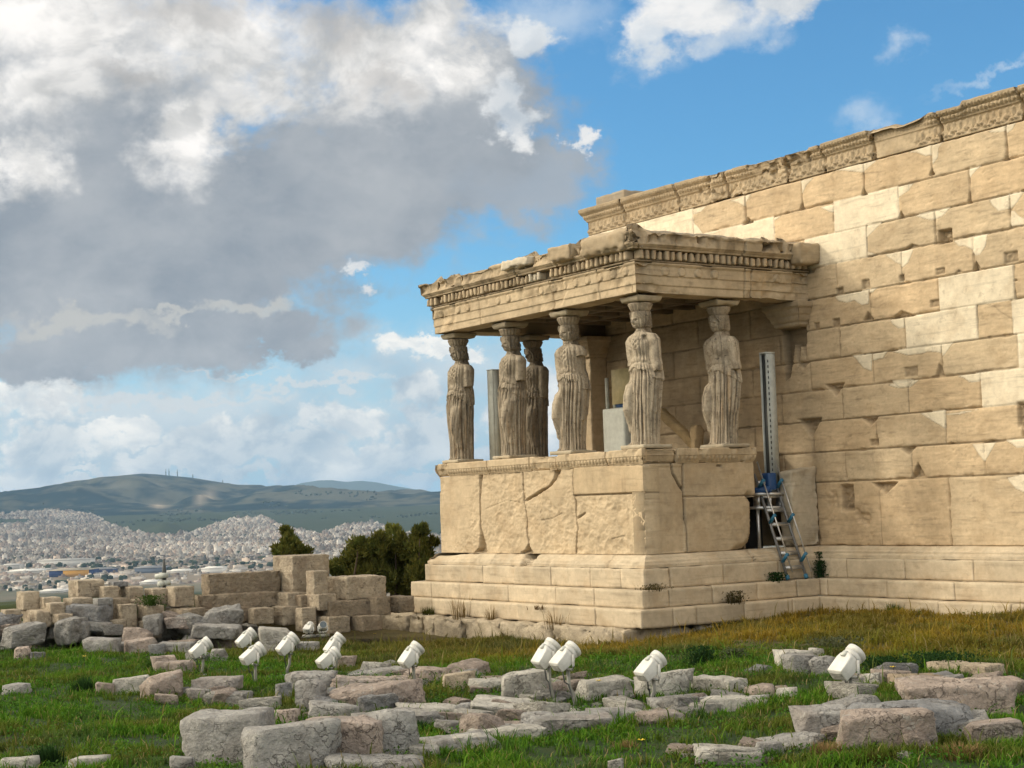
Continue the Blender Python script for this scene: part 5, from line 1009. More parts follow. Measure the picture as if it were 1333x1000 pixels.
def rubble_row():
    rs = np.random.RandomState(33)
    for k in range(30):
        u, v = rs.uniform(-10, 330), rs.uniform(812, 848); p = gpoint(u, v); w_ = rs.uniform(.35, .8)
        V, F = crag((1, .8, .7), 700+k, .03, .5); c = np.array(ROCKC['ggdpgw'[k % 6]]); C = c*(1+.25*fbm(V, 2.2, 4, .6, k))[:, None]
        o = obj('boulder', V, F, M_ROCK, None, C); o.scale = (w_, w_*rs.uniform(.7, 1.), w_*rs.uniform(.6, .9)); o.rotation_euler = (rs.uniform(-.25, .25), rs.uniform(-.25, .25), rs.uniform(0, 6.3)); o.location = p+(0, 0, w_*.15)
        kk = 'ggdpgw'[k % 6]; nm = {'g': 'grey', 'd': 'dark grey', 'p': 'pinkish', 'w': 'whitish'}[kk]; tag(o, 'broken %s boulder in the rubble heap at the foot of the ruined wall' % nm, 'rock', '%s boulders of the rubble heap' % nm)
def target_plate():
    p = gpoint(1072, 866); p = at_depth(1072, 867.5, (p-CAM)@CF-.06); s = .035
    t = thing('survey_target', 'small black and white checker survey target on a grey boulder', 'target', p)
    X, Y = CR*s, CU*s; mk = lambda a, b, c, d, o: np.array([X*a+Y*c-CF*o, X*b+Y*c-CF*o, X*b+Y*d-CF*o, X*a+Y*d-CF*o, X*a+Y*c-CF*(o-.012), X*b+Y*c-CF*(o-.012), X*b+Y*d-CF*(o-.012), X*a+Y*d-CF*(o-.012)])
    q = np.array([(0, 1, 2, 3), (4, 7, 6, 5), (0, 4, 5, 1), (1, 5, 6, 2), (2, 6, 7, 3), (3, 7, 4, 0)])
    obj('plate', mk(-1.1, 1.1, -1.1, 1.1, 0), q, M_WHITE, t); mb = MB(); mb.add(mk(-1, 0, 0, 1, .004), q); mb.add(mk(0, 1, -1, 0, .004), q); mb.build('checker', M_DKSTEEL, t)
target_plate()
def cctv():
    b = at_depth(214, 765, 29.5); zt = at_depth(214, 728, 29.5)[2]-b[2]
    t = thing('camera_pole', 'slim dark pole with two small surveillance cameras behind the ruined wall', 'camera pole', b); s = 29.5/FPX
    obj('pole', *tube([(0, 0, -1.2), (0, 0, zt*.6), (0, 0, zt)], [.045, .04, .02], 8), M_DKSTEEL, t)
    for h, sx in ((zt*.42, -1), (zt*.16, 1)):
        mb = MB(); mb.add(*box(-.10, .10, -.06, .06, h-.04, h+.05)); mb.add(*tube([(.0, 0, h), (-.0, -.16, h-.02)], .05, 8)); o = mb.build('camera', M_PANEL, t); o.rotation_euler.z = .6*sx
        obj('camera_arm', *tube([(0, 0, h-.1), (.12*sx, 0, h-.08)], .025, 6), M_DKSTEEL, t)
cctv()
# ------------------------------------------------------------------ plants
def foliage_mat(name, rough=.75, trans=.25):
    m = bpy.data.materials.new(name); m.use_nodes = True; t = m.node_tree; t.nodes.clear(); b = NB(t)
    a = b.n('ShaderNodeVertexColor', layer_name='Col').outputs[0]
    d = b.n('ShaderNodeBsdfDiffuse'); b.put(d.inputs[0], a); tr = b.n('ShaderNodeBsdfTranslucent'); b.put(tr.inputs[0], b.mix(1.0, a, (1.1, 1.15, .6), 'MULTIPLY'))
    mx = b.n('ShaderNodeMixShader'); mx.inputs[0].default_value = trans; t.links.new(d.outputs[0], mx.inputs[1]); t.links.new(tr.outputs[0], mx.inputs[2])
    t.links.new(mx.outputs[0], b.n('ShaderNodeOutputMaterial').inputs[0]); return m
M_GRASS = foliage_mat('grass_blades'); M_LEAF = foliage_mat('shrub_leaves', .7, .15); M_BARK = plain('bark', (.10, .075, .05), .9)
def blades(P, h, lean, az, wd, col, tip=1.25):
    """5-vertex bent blades; P (n,3)"""
    n = len(P); dx, dy = np.cos(az), np.sin(az); px, py = -dy*wd, dx*wd; V = np.zeros((n, 5, 3))
    m = P+np.stack([dx*lean*h*.35, dy*lean*h*.35, h*.58], 1); e = P+np.stack([dx*lean*h, dy*lean*h, h*(1-.25*lean)], 1); s = np.stack([px, py, np.zeros(n)], 1)
    V[:, 0] = P-s; V[:, 1] = P+s; V[:, 2] = m+s*.75; V[:, 3] = m-s*.75; V[:, 4] = e
    i = np.arange(n)[:, None]*5; Q = i+np.array([0, 1, 2, 3]); T = i+np.array([3, 2, 4])
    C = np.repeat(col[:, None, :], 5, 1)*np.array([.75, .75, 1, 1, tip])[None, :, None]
    return V.reshape(-1, 3), [Q, T], C.reshape(-1, 3)
def in_rock_free(x, y): return ~((x > -6.9) & (x < .75) & (y > -.75)) & ~((y > 2.95))
def visible_points(n, rs, marg=60, vtop=795):
    u = rs.uniform(-marg, 1333+marg, n); v = rs.uniform(vtop, 1075, n); z = -2.78; d = CF+CR*((u-666.5)/FPX)[:, None]+CU*((500-v)/FPX)[:, None]
    t = (z-CAM[2])/d[:, 2]; P = CAM+d*t[:, None]; return P[:, 0], P[:, 1], t
def make_grass():
    rs = np.random.RandomState(3); N = 560000
    # even cover per metre, denser in clumps
    x = rs.uniform(-14, 21, N*4); y = rs.uniform(-19, 3, N*4); d = np.stack([x-CAM[0], y-CAM[1]], 1); w = d@CF[:2]; s = d@_r0[:2]
    ok = (w > 9) & (w < 32) & (np.abs(s) < .345*w+2.8) & in_rock_free(x, y) & (w < 27.2)
    x, y = x[ok], y[ok]; cl = fbm(P3(x, y, 0), 1.1, 4, .6, 55); fine = fbm(P3(x, y, 0), 5, 3, .6, 57); keep = rs.rand(len(x)) < np.clip(.34+2.1*cl+1.7*fine, .02, 1)
    x, y = x[keep][:N], y[keep][:N]; cl = cl[keep][:N]; fine = fine[keep][:N]; z = ground_z(x, y); dz, zn = zone(x, y); n = len(x)
    h = (.045+.10*np.clip(cl+.2, 0, 1)+.05*rs.rand(n)**2+.10*np.clip(fine, 0, 1))*(1+.3*dz)*.82; tall = rs.rand(n) < .016; h = np.where(tall, h*2.3, h)
    och = sst(.3, 2.0, x+.5*y+2.0)[:, None]; lush = np.array((.040, .120, .014))+rs.rand(n, 1)**1.5*np.array((.095, .14, .014)); dry = np.array((.215, .155, .024))*och+np.array((.095, .095, .024))*(1-och)+rs.rand(n, 1)*np.array((.07, .035, .012)); blu = np.array((.060, .090, .045))
    mixd = np.clip(dz+.25*fbm(P3(x, y, 0), 2.3, 3, .6, 71)+.22*(rs.rand(n)-.5), 0, 1)[:, None]; c = lush*(1-mixd)+dry*mixd
    ol = sst(-.10, .18, fbm(P3(x, y, 0), .55, 4, .6, 87))[:, None]*.7; c = c*(1-ol)+np.array((.115, .110, .030))*(.7+.5*rs.rand(n, 1))*ol; q = sst(.05, .3, fbm(P3(x, y, 0), .9, 3, .6, 81))[:, None]*.6; c = c*(1-q)+blu*q*(1-.3*mixd)+c*q*.3*mixd
    st = (rs.rand(n) < .07)[:, None]; c = np.where(st, np.array((.26, .21, .10)), c)
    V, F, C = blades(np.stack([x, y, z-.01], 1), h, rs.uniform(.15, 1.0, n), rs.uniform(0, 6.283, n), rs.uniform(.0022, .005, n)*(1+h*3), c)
    tag(obj('grass', V, F, M_GRASS, None, C), kind='stuff')
    # creeping leafy ground cover
    n0 = 900000; x = rs.uniform(-12, 19, n0); y = rs.uniform(-17, 3, n0); d = np.stack([x-CAM[0], y-CAM[1]], 1); w = d@CF[:2]; s = d@_r0[:2]
    ok = (w > 9) & (w < 26.8) & (np.abs(s) < .345*w+2.8) & in_rock_free(x, y); x, y = x[ok], y[ok]; n = len(x)
    cv = fbm(P3(x, y, 0), .8, 4, .6, 63); cl = fbm(P3(x, y, 0), 1.1, 4, .6, 55); lump = fbm(P3(x, y, 0), 3.2, 3, .6, 65); ok = rs.rand(n) < np.clip(.30+.9*cv-.5*cl+1.3*lump, .0, .9)*(1-.45*zone(x, y)[0]); x, y, cv, lump = x[ok], y[ok], cv[ok], lump[ok]; n = len(x)
    P = np.stack([x, y, ground_z(x, y)+rs.rand(n)*(.02+.14*np.clip(cv+.1, 0, .6)+.16*np.clip(lump, 0, .6))], 1); a = rs.normal(size=(n, 3)); a[:, 2] = np.abs(a[:, 2])*1.2; a /= np.linalg.norm(a, axis=1)[:, None]
    t1 = np.cross(a, rs.normal(size=(n, 3))); t1 /= np.linalg.norm(t1, axis=1)[:, None]; t2 = np.cross(a, t1); r = rs.uniform(.007, .019, n)[:, None]
    V = np.stack([P-t1*r, P+t2*r*.6, P+t1*r, P-t2*r*.6], 1).reshape(-1, 3); c = np.array((.036, .105, .015))+rs.rand(n, 1)**1.4*np.array((.075, .135, .024)); q = sst(.05, .3, fbm(P3(x, y, 0), .7, 3, .6, 85))[:, None]; c = c*(1-q*.7)+np.array((.075, .095, .05))*q*.7; dz, _ = zone(x, y); c = c*(1-.75*dz[:, None])+np.array((.12, .105, .035))*.75*dz[:, None]
    tag(obj('ground_cover', V, np.arange(n*4).reshape(n, 4), M_GRASS, None, np.repeat(c, 4, 0)), kind='stuff')
    # yellow flowers
    for u, v in ((488, 838), (540, 852), (364, 978), (380, 994), (355, 998), (1096, 958), (836, 992), (110, 870), (465, 815), (474, 812), (1163, 890), (780, 908)):
        p = gpoint(u, v); t = thing('wild_flower', 'small yellow wild flower on a thin green stem', 'flower', p, 0, 'yellow flowers in the grass'); k = .16
        obj('stem', *tube([(0, 0, 0), (.01, 0, k)], .003, 5), M_LEAF, t, np.full((12, 3), .06)); Vp = []; Fp = []
        for i in range(6):
            a = i*math.pi/3; Vp += [(0, 0, k), (.025*math.cos(a-.4), .025*math.sin(a-.4), k+.006), (.034*math.cos(a), .034*math.sin(a), k+.012), (.025*math.cos(a+.4), .025*math.sin(a+.4), k+.006)]; Fp.append([i*4+j for j in range(4)])
        obj('petals', np.array(Vp), np.array(Fp), M_YEL, t)
M_YEL = plain('yellow_petals', (.75, .55, .03), .6)
make_grass()
rubble()
rubble_row()
def tuft(u, v, hpx, wpx_, label, col, n=260, base=None, lean=.6, kind='grass_tuft', leafy=0):
    p = gpoint(u, v) if base is None else np.array(base, float); rs = np.random.RandomState(int(u*7+v)); m = ((p-CAM)@CF)/FPX; H = hpx*m; Wd = wpx_*m
    q = rs.normal(size=(n, 2))*Wd*.22; P = np.stack([q[:, 0], q[:, 1], np.full(n, -.03)], 1); az = np.arctan2(q[:, 1], q[:, 0])+rs.normal(size=n)*.6
    c = np.array(col)*(1+.5*(rs.rand(n, 1)-.5)); V, F, C = blades(P, H*rs.uniform(.5, 1.05, n), rs.uniform(.05, lean, n), az, np.full(n, .004)+.003*rs.rand(n), c)
    if leafy:
        a = rs.normal(size=(leafy, 3)); cpos = np.stack([rs.normal(size=leafy)*Wd*.28, rs.normal(size=leafy)*Wd*.28, H*rs.rand(leafy)**.8*.9], 1); t1 = a/np.linalg.norm(a, axis=1)[:, None]; t2 = np.cross(t1, rs.normal(size=(leafy, 3))); t2 /= np.linalg.norm(t2, axis=1)[:, None]; r = .012+.012*rs.rand(leafy, 1)
        V2 = np.stack([cpos-t1*r, cpos+t2*r*.5, cpos+t1*r, cpos-t2*r*.5], 1).reshape(-1, 3); F = [np.concatenate([F[0], len(V)+np.arange(leafy*4).reshape(-1, 4)]), F[1]]; V = np.concatenate([V, V2]); C = np.concatenate([C, np.repeat(np.array(col)*(.8+.6*rs.rand(leafy, 1)), 4, 0)])
    o = obj(kind, V, F, M_GRASS, None, C); o.location = p; return tag(o, label, 'plant')
GT, DG, OL, DRY = (.05, .10, .022), (.022, .050, .018), (.07, .075, .02), (.20, .14, .07)
yb = D-PA-.06
tuft(1166, 806, 26, 26, 'tall green grass tuft against the foot of the temple wall', GT, 420, on_y(1166, 806, yb), .35); tuft(1200, 807, 18, 18, 'shorter green grass tuft right of the tall one at the wall foot', GT, 260, on_y(1200, 807, yb), .45)
tuft(1066, 752, 26, 17, 'small dark green bush growing on the step right of the ladder', DG, 60, on_y(1068, 753, D-PC-.05), .6, 'bush', 700); tuft(1064, 730, 12, 12, 'little plant growing on the ledge above the bush by the ladder', DG, 40, on_y(1066, 729, D-.2), .6, 'bush', 200)
tuft(1011, 756, 12, 22, 'dark green plant on the step left of the ladder foot', DG, 60, on_x(1011, 756, PB-.08), .7, 'bush', 400); tuft(957, 784, 16, 26, 'brownish plant growing from the joint between two porch steps', (.07, .06, .03), 80, on_x(957, 784, PA-.06), .7, 'bush', 300)
tuft(850, 767, 7, 34, 'low dry plant on the step near the porch corner', (.09, .075, .04), 120, on_x(850, 767, PB-.1), .8, 'bush', 160)
tuft(600, 804, 34, 30, 'dry brown stalks growing on the front steps of the porch', DRY, 60, on_y(600, 804, -PA-.08), .5); tuft(557, 800, 16, 20, 'green tuft on the front steps near the left end', OL, 160, on_y(557, 801, -PA-.08), .6); tuft(640, 808, 26, 16, 'thin dry weed on the front steps below the wide crack', DRY, 40, on_y(640, 808, -PA-.08), .6); tuft(724, 812, 34, 34, 'sparse dry weed in front of the middle of the porch steps', DRY, 34, on_y(724, 816, -PA-.1), .8)
tuft(705, 792, 8, 22, 'small reddish plant in a joint of the second front step', (.14, .09, .05), 80, on_y(705, 791, -PA+.0), .8)
tuft(440, 930, 24, 22, 'bright upright grass tuft on the rocks of the foreground group', GT, 300, None, .4); tuft(110, 905, 30, 26, 'dark rush-like tuft in the left grass', DG, 420, None, .35); tuft(62, 995, 34, 34, 'dark grass tuft in the lower left corner', DG, 420, None, .5)
tuft(915, 868, 30, 34, 'dark green shrubby tuft in the ochre grass', DG, 260, None, .5, 'bush', 600); tuft(955, 862, 20, 30, 'grey green low bush right of the dark shrubby tuft', (.07, .085, .05), 200, None, .6, 'bush', 500); tuft(1085, 850, 22, 60, 'wide grey green bush above the lumpy boulders', (.08, .09, .055), 300, None, .7, 'bush', 700)
tuft(1150, 872, 18, 50, 'dark leafy ground plant right of the large floodlight', DG, 120, None, .7, 'bush', 900); tuft(1225, 870, 22, 80, 'wide dark leafy plant before the tan block', DG, 120, None, .7, 'bush', 1300); tuft(815, 975, 18, 30, 'pale dry grass tuft in the bottom centre grass', DRY, 160, None, .9); tuft(205, 870, 0.1+20, 40, 'bright leafy plant beside the whitish boulder', GT, 160, None, .7, 'bush', 400)
tuft(196, 784, 12, 26, 'green plant growing on top of the ruined wall', (.045, .08, .02), 120, at_depth(196, 786, 26.4), .7, 'bush', 400); tuft(240, 826, 16, 26, 'dark green plant between the grey boulders', DG, 120, None, .7, 'bush', 400); tuft(1000, 990, 24, 40, 'green tall grass clump at bottom right of centre', GT, 300, None, .7); tuft(690, 895, 18, 40, 'green tuft under the tall pair of floodlights', GT, 260, None, .6); tuft(548, 952, 20, 30, 'green tuft beside the huge blue grey boulder', DG, 300, None, .6)
tuft(1250, 985, 26, 60, 'dry straw coloured grass clump in front of the pink boulder', DRY, 300, None, .9); tuft(1075, 985, 30, 40, 'straw coloured tall grass near the bottom edge left of the pink boulder', DRY, 220, None, .9); tuft(1140, 992, 24, 50, 'green straw mixed clump below the pink boulder', OL, 280, None, .9)
def shrub(clumps, label, seed, name='shrub', depth=31., trunk_v=800, col=(.080, .098, .028), nleaf=4200):
    """clumps in photo px (u, v, ru, rv) at a given distance become 3-D leaf masses on limbs from one foot"""
    rs = np.random.RandomState(seed); m = depth/FPX; um = np.mean([c[0] for c in clumps]); b = at_depth(um, trunk_v, depth)
    t = thing(name, label, 'shrub', b); Vs = []; Cs = []; Br = MB()
    for k, (u, v, ru, rv) in enumerate(clumps):
        c = at_depth(u, v, depth+rs.uniform(-.5, .5))-b; rx, rz = ru*m*.92, rv*m*.9; n = int(nleaf*ru*rv/600)
        sub = max(5, int(ru*rv/38)); sc_ = rs.normal(size=(sub, 3)); sc_ /= np.linalg.norm(sc_, axis=1)[:, None]; sc_ *= rs.uniform(.25, 1.0, (sub, 1)); ss = rs.uniform(.25, .6, sub)
        i = rs.randint(0, sub, n); d = rs.normal(size=(n, 3)); d /= np.linalg.norm(d, axis=1)[:, None]; d[:, 2] = d[:, 2]*1.25+.1; q = sc_[i]+d*(ss[i]*rs.rand(n)**.5)[:, None]
        P = c+q*np.array((rx, rx, rz)); a = d*.6+rs.normal(size=(n, 3))*.5+np.array((0, 0, .8)); a /= np.linalg.norm(a, axis=1)[:, None]; t2 = np.cross(a, rs.normal(size=(n, 3))); t2 /= np.linalg.norm(t2, axis=1)[:, None]; r = rs.uniform(.03, .075, (n, 1))
        Vs.append(np.stack([P-a*r*.2-t2*r*.32, P-a*r*.2+t2*r*.32, P+a*r*1.3], 1).reshape(-1, 3)); tone = (.7+.7*rs.rand(sub))[i][:, None]; tipc = sst(.5, .95, np.linalg.norm(q, axis=1))[:, None]*rs.rand(n, 1)
        Cs.append(np.repeat(np.array(col)*tone*(1-.6*tipc)+np.array((.20, .175, .045))*.6*tipc, 3, 0))
        Br.add(*tube([(0, 0, -.5), c*np.array((.4, .4, .45))+rs.normal(size=3)*.05, c*.8, c+(0, 0, rz*.1)], [.05, .03, .014, .006], 6))
    V = np.concatenate(Vs); obj('crown', V, [np.arange(len(V)).reshape(-1, 3)], M_LEAF, t, np.concatenate(Cs)); Br.build('trunk', M_BARK, t)
shrub([(376, 714, 18, 17), (374, 700, 10, 13), (392, 718, 14, 9), (368, 722, 16, 12), (380, 706, 12, 12)], 'small dark green conical shrub rising behind the tall slotted block', 5, 'shrub', 30, 770)
shrub([(462, 722, 22, 24), (447, 740, 26, 16), (478, 742, 30, 26), (436, 744, 18, 9), (466, 706, 12, 12), (488, 714, 20, 20), (455, 765, 30, 16)], 'broad dark shrub with olive tips at the left of the clump behind the ruined wall', 6, 'shrub', 31, 800)
shrub([(516, 702, 15, 18), (505, 722, 24, 24), (514, 748, 34, 28), (510, 692, 10, 10), (495, 760, 26, 20), (528, 728, 20, 24)], 'tall dark shrub in the middle of the clump behind the ruined wall', 7, 'shrub', 31.6, 800)
shrub([(549, 702, 18, 20), (546, 690, 13, 12), (540, 724, 24, 24), (550, 748, 22, 30), (562, 712, 12, 16), (535, 772, 28, 16)], 'tall dark shrub nearest the porch with a feathery top', 8, 'shrub', 31.2, 805)
# ------------------------------------------------------------------ plain, hills, town
def polar(name, az, rr, hf, mat, cf):
    A, Rr = np.meshgrid(az, rr, indexing='ij'); a = np.radians(A); fx, fy = fwv[0], fwv[1]
    dx = np.cos(a)*fx+np.sin(a)*rtv[0]; dy = np.cos(a)*fy+np.sin(a)*rtv[1]; X = CAM[0]+Rr*dx; Y = CAM[1]+Rr*dy; Zh = hf(A, Rr, X, Y); C = cf(A, Rr, X, Y, Zh)
    return tag(obj(name, np.stack([X, Y, Zh], -1).reshape(-1, 3), grid_faces(*A.shape), mat, None, C.reshape(-1, 3), True), kind='structure')
def plain_h(A, Rr, X, Y):
    z = np.interp(Rr, [0, 300, 1200, 2500, 4500, 6300, 7300, 9000], [-60, -90, -100, -100, -64, 0, 45, 60]); P = P3(X/1000, Y/1000, 0)
    z = z+25*fbm(P, .55, 4, .5, 5)*sst(2600, 5200, Rr)+26*np.exp(-((A+12.1)/.45)**2-((Rr-5200)/260)**2)
    return z
RID = [(-260, 655), (-120, 650), (0, 645), (60, 637), (110, 628), (150, 620), (185, 616.5), (205, 617.5), (250, 622), (300, 630), (350, 636), (400, 638), (430, 640), (480, 643), (505, 640), (545, 641), (570, 645), (640, 650), (760, 655), (1000, 660), (1400, 662)]
_ra = np.array([azel(u, v) for u, v in RID])
def hill_h(A, Rr, X, Y):
    el = np.interp(A, _ra[:, 0], _ra[:, 1]); top = np.tan(np.radians(el))*9600+CAM[2]; P = P3(X/1000, Y/1000, 0); base = plain_h(A, np.minimum(Rr, 7300), X, Y)
    t = np.clip((Rr-6700)/(9600-6700), 0, 1); rd = 1-np.abs(fbm(P, .75, 5, .55, 9))*2.2; prof = t**1.15
    z = base*(1-prof)+top*prof+np.sin(t*math.pi)*(1-.75*t)*(150*(rd-.46))
    sp = 40*np.exp(-((A+13.6)/2.6)**2)*np.exp(-((Rr-8000)/500)**2)+70*np.exp(-((A+11.0)/.55)**2)*np.exp(-((Rr-7400)/220)**2); z = z+sp*sst(0, .25, t)*.8
    back = np.clip((Rr-9600)/2600, 0, 1); z = np.where(Rr > 9600, top-back*(top+40)+0*z, z); nz = 9*fbm(P, 3.2, 4, .55, 12)*sst(0, .2, t)*(1-.75*sst(.85, 1, t)); return np.where(Rr > 6700, z+nz, base-12)
M_HILL = material('hillside', sc=.004, var=.12, bump=.0, rough=1, spec=0); M_PLAIN = material('town_ground', sc=.01, var=.2, bump=.0, rough=1, spec=0)
azs = np.unique(np.concatenate([np.arange(-180, -32, 4.), np.arange(-32, 8, .16), np.arange(8, 181, 4.)]))
def hill_col(A, Rr, X, Y, Zh):
    P = P3(X/1000, Y/1000, Zh/600); f = sst(-.22, .18, fbm(P, 1.7, 6, .62, 3)+.75*fbm(P, 9, 4, .65, 23)); C = np.array((.085, .088, .064))*(1-f[..., None])+np.array((.010, .022, .022))*f[..., None]
    q = sst(.28, .42, fbm(P, 3.3, 5, .6, 44))*.12; C = C*(1-q[..., None])+np.array((.36, .33, .28))*q[..., None]
    sc = np.exp(-((A+12.25)/.26)**2-((Rr-7300)/260)**2)+np.exp(-((A+10.75-(Rr-7500)/2200)/.20)**2-((Rr-7600)/420)**2); return C*(1-np.clip(sc, 0, 1)[..., None]*.85)+np.array((.42, .35, .26))*np.clip(sc, 0, 1)[..., None]*.85
polar('hills', azs, np.concatenate([np.arange(6600, 9700, 40.), np.arange(9700, 12400, 300.)]), hill_h, M_HILL, hill_col)
def built_edge(up_): return np.interp(up_, [-300, 0, 60, 120, 150, 190, 215, 250, 300, 340, 375, 420, 445, 490, 520, 600, 700], [672, 668, 662, 668, 684, 694, 694, 690, 676, 672, 684, 694, 684, 678, 694, 697, 700])
def plain_col(A, Rr, X, Y, Zh):
    up_, vp_ = proj(np.stack([X, Y, Zh+9], -1)); open_ = sst(3., -1., vp_-built_edge(up_))*(Rr > 3500)*(np.abs(A) < 40)
    P = P3(X/1000, Y/1000, 0); f = sst(-.1, .25, fbm(P, 2.2, 5, .6, 8)); g = np.maximum(sst(.05, .3, fbm(P, 5, 5, .6, 18)), np.maximum(sst(5900, 6500, Rr), open_)); C = np.array((.20, .175, .14))*(1-f[..., None])+np.array((.12, .12, .09))*f[..., None]; return C*(1-.92*g[..., None])+np.array((.035, .05, .027))*.92*g[..., None]
polar('city_plain', azs, np.concatenate([np.array([35., 60, 120, 200, 300, 600, 900]), np.arange(1200, 7400, 90.), np.array([8000, 12000, 18000, 23000.])]), lambda A, Rr, X, Y: np.where(Rr > 7400, -40., plain_h(A, Rr, X, Y)-70*sst(6750, 7050, Rr)), M_PLAIN, plain_col)
FR = [(-400, 660), (250, 650), (370, 636), (392, 629), (415, 625.5), (432, 625), (450, 627.5), (470, 626), (490, 628), (515, 633), (540, 637), (575, 642), (640, 648), (800, 652), (1400, 655)]
_fa = np.array([azel(u, v) for u, v in FR])
polar('far_mountains', np.arange(-26, 26, .12), np.arange(15000, 21001, 600.), lambda A, Rr, X, Y: (lambda top: np.where(Rr < 18000, 40+(top-40)*sst(15000, 18000, Rr)+60*fbm(P3(X/1000, Y/1000, 0), .5, 4, .5, 2)*np.sin(np.clip((Rr-15000)/3000, 0, 1)*math.pi), top-(Rr-18000)/3000*(top-20)))(np.tan(np.radians(np.interp(A, _fa[:, 0], _fa[:, 1])))*18000+CAM[2]), M_HILL, lambda A, Rr, X, Y, Zh: np.broadcast_to(np.array((.07, .085, .06)), A.shape+(3,)))
def polar_xy(A, Rr): a = np.radians(A); return CAM[0]+Rr*(np.cos(a)*fwv[0]+np.sin(a)*rtv[0]), CAM[1]+Rr*(np.cos(a)*fwv[1]+np.sin(a)*rtv[1])
M_TOWN = material('town_walls', sc=.02, var=.1, bump=0, rough=.9, spec=.1)
HOUSEC = np.array([(.62, .58, .52), (.56, .50, .43), (.66, .63, .58), (.52, .42, .36), (.45, .42, .38), (.60, .50, .42), (.36, .30, .26), (.70, .66, .60)])
def make_town():
    rs = np.random.RandomState(12); N = 115000
    A = rs.uniform(-25, 2.5, N); Rr = np.sqrt(rs.uniform(2500**2, 7350**2, N)); x, y = polar_xy(A, Rr); P = P3(x/1000, y/1000, 0)
    dens = .62+1.2*fbm(P, 1.0, 4, .6, 31); dens = dens*np.interp(Rr, [2500, 3300, 3800, 7000, 7300], [.16, .18, .9, .9, .5]); dens = np.where((Rr > 6000) & (fbm(P, 1.6, 3, .6, 36)+.0009*(6600-Rr)*.5 < -.02), 0, dens)
    ok = rs.rand(N) < np.clip(dens, 0, 1); A, Rr, x, y = A[ok], Rr[ok], x[ok], y[ok]; o = np.argsort(Rr); A, Rr, x, y = A[o], Rr[o], x[o], y[o]; n = len(x)
    z = plain_h(A, Rr, x, y)-2; z = np.where(Rr > 6700, np.maximum(z, hill_h(A, Rr, x, y)-2), z)
    up_, vp_ = proj(np.stack([x, y, z+9], 1)); vl = np.interp(up_, [-300, 0, 60, 120, 150, 190, 215, 250, 300, 340, 375, 420, 445, 490, 520, 600, 700], [672, 668, 662, 668, 684, 694, 694, 690, 676, 672, 684, 694, 684, 678, 694, 697, 700])+5*fbm(P3(up_/30, 0, 0), 1, 3, .6, 5); ok = vp_ > vl; A, Rr, x, y, z = A[ok], Rr[ok], x[ok], y[ok], z[ok]; n = len(x)
    lx = rs.uniform(5, 11, n); ly = rs.uniform(5, 11, n); h = rs.uniform(4, 11, n)*(1+.6*(rs.rand(n) < .08)); ind = (Rr < 3500); lx = np.where(ind, lx*rs.uniform(1, 2.6, n), lx); h = np.where(ind, h*.55, h); ya = .35+rs.normal(size=n)*.25+1.57*(rs.rand(n) < .5)
    ci = rs.choice(8, n, p=[.2, .17, .17, .1, .12, .11, .06, .07]); col = HOUSEC[ci]*rs.uniform(.25, .78, (n, 1))*(.8+.5*sst(-.2, .25, fbm(P3(x/1000, y/1000, 0), 2.5, 3, .6, 17)))[:, None]
    # every house box with a flat roof, parapet step and stair head
    def boxes(sl, dx=0, dy=0, z0=0, fx=1, fy=1, hh=None):
        c, s = np.cos(ya[sl]), np.sin(ya[sl]); H = h[sl] if hh is None else hh; U = np.array([(-.5, -.5), (.5, -.5), (.5, .5), (-.5, .5)]); V = np.zeros((len(c), 8, 3))
        for i, (a, b) in enumerate(U):
            X_, Y_ = (a*fx+dx)*lx[sl], (b*fy+dy)*ly[sl]; V[:, i, 0] = V[:, i+4, 0] = x[sl]+X_*c-Y_*s; V[:, i, 1] = V[:, i+4, 1] = y[sl]+X_*s+Y_*c; V[:, i, 2] = z[sl]+z0; V[:, i+4, 2] = z[sl]+z0+H
        Fq = np.array([(4, 5, 6, 7), (0, 1, 5, 4), (1, 2, 6, 5), (2, 3, 7, 6), (3, 0, 4, 7)]); return V, (np.arange(len(c))[:, None, None]*8+Fq).reshape(-1, 4)
    # the 300 that show largest stand on their own
    size = np.maximum(lx, ly)*h/Rr**2; big = np.argsort(-size)[:290]; rest = np.ones(n, bool); rest[big] = False; idx = np.where(rest)[0]
    V, F = boxes(idx); V2, F2 = boxes(idx, .1, -.1, h[idx], .4, .35, np.full(len(idx), 2.8))
    C = np.repeat(col[idx], 8, 0); tag(obj('distant_town', np.concatenate([V.reshape(-1, 3), V2.reshape(-1, 3)]), np.concatenate([F, F2+len(idx)*8]), M_TOWN, None, np.concatenate([C, C*.9])), kind='stuff')
    protos = []
    for k in range(8):
        mb = MB(); c = HOUSEC[k]*.95; mb.add(*box(-.5, .5, -.5, .5, 0, 1), c); mb.add(*box(-.1, .32, -.3, .06, 1, 1.22), c*.9); mb.add(*box(-.5, .5, -.5, -.44, 1, 1.06), c)
        protos.append(mesh('house', np.concatenate(mb.V), [np.concatenate(mb.Q)], M_TOWN, np.concatenate(mb.C)))
    for i in big:
        o = link(bpy.data.objects.new('house', protos[ci[i]])); o.location = (x[i], y[i], z[i]); o.scale = (lx[i], ly[i], h[i]); o.rotation_euler.z = ya[i]
        tag(o, 'small pale flat-roofed building in the hazy town on the plain', 'house', 'houses of the distant town')
    # dark tree patches and rows through the town
    m = 5200; A = rs.uniform(-23.5, -1, m); Rr = np.sqrt(rs.uniform(2400**2, 7300**2, m)); x2, y2 = polar_xy(A, Rr); q = fbm(P3(x2/1000, y2/1000, 0), 2.4, 4, .6, 77); ok = q > .16; A, Rr, x2, y2 = A[ok], Rr[ok], x2[ok], y2[ok]
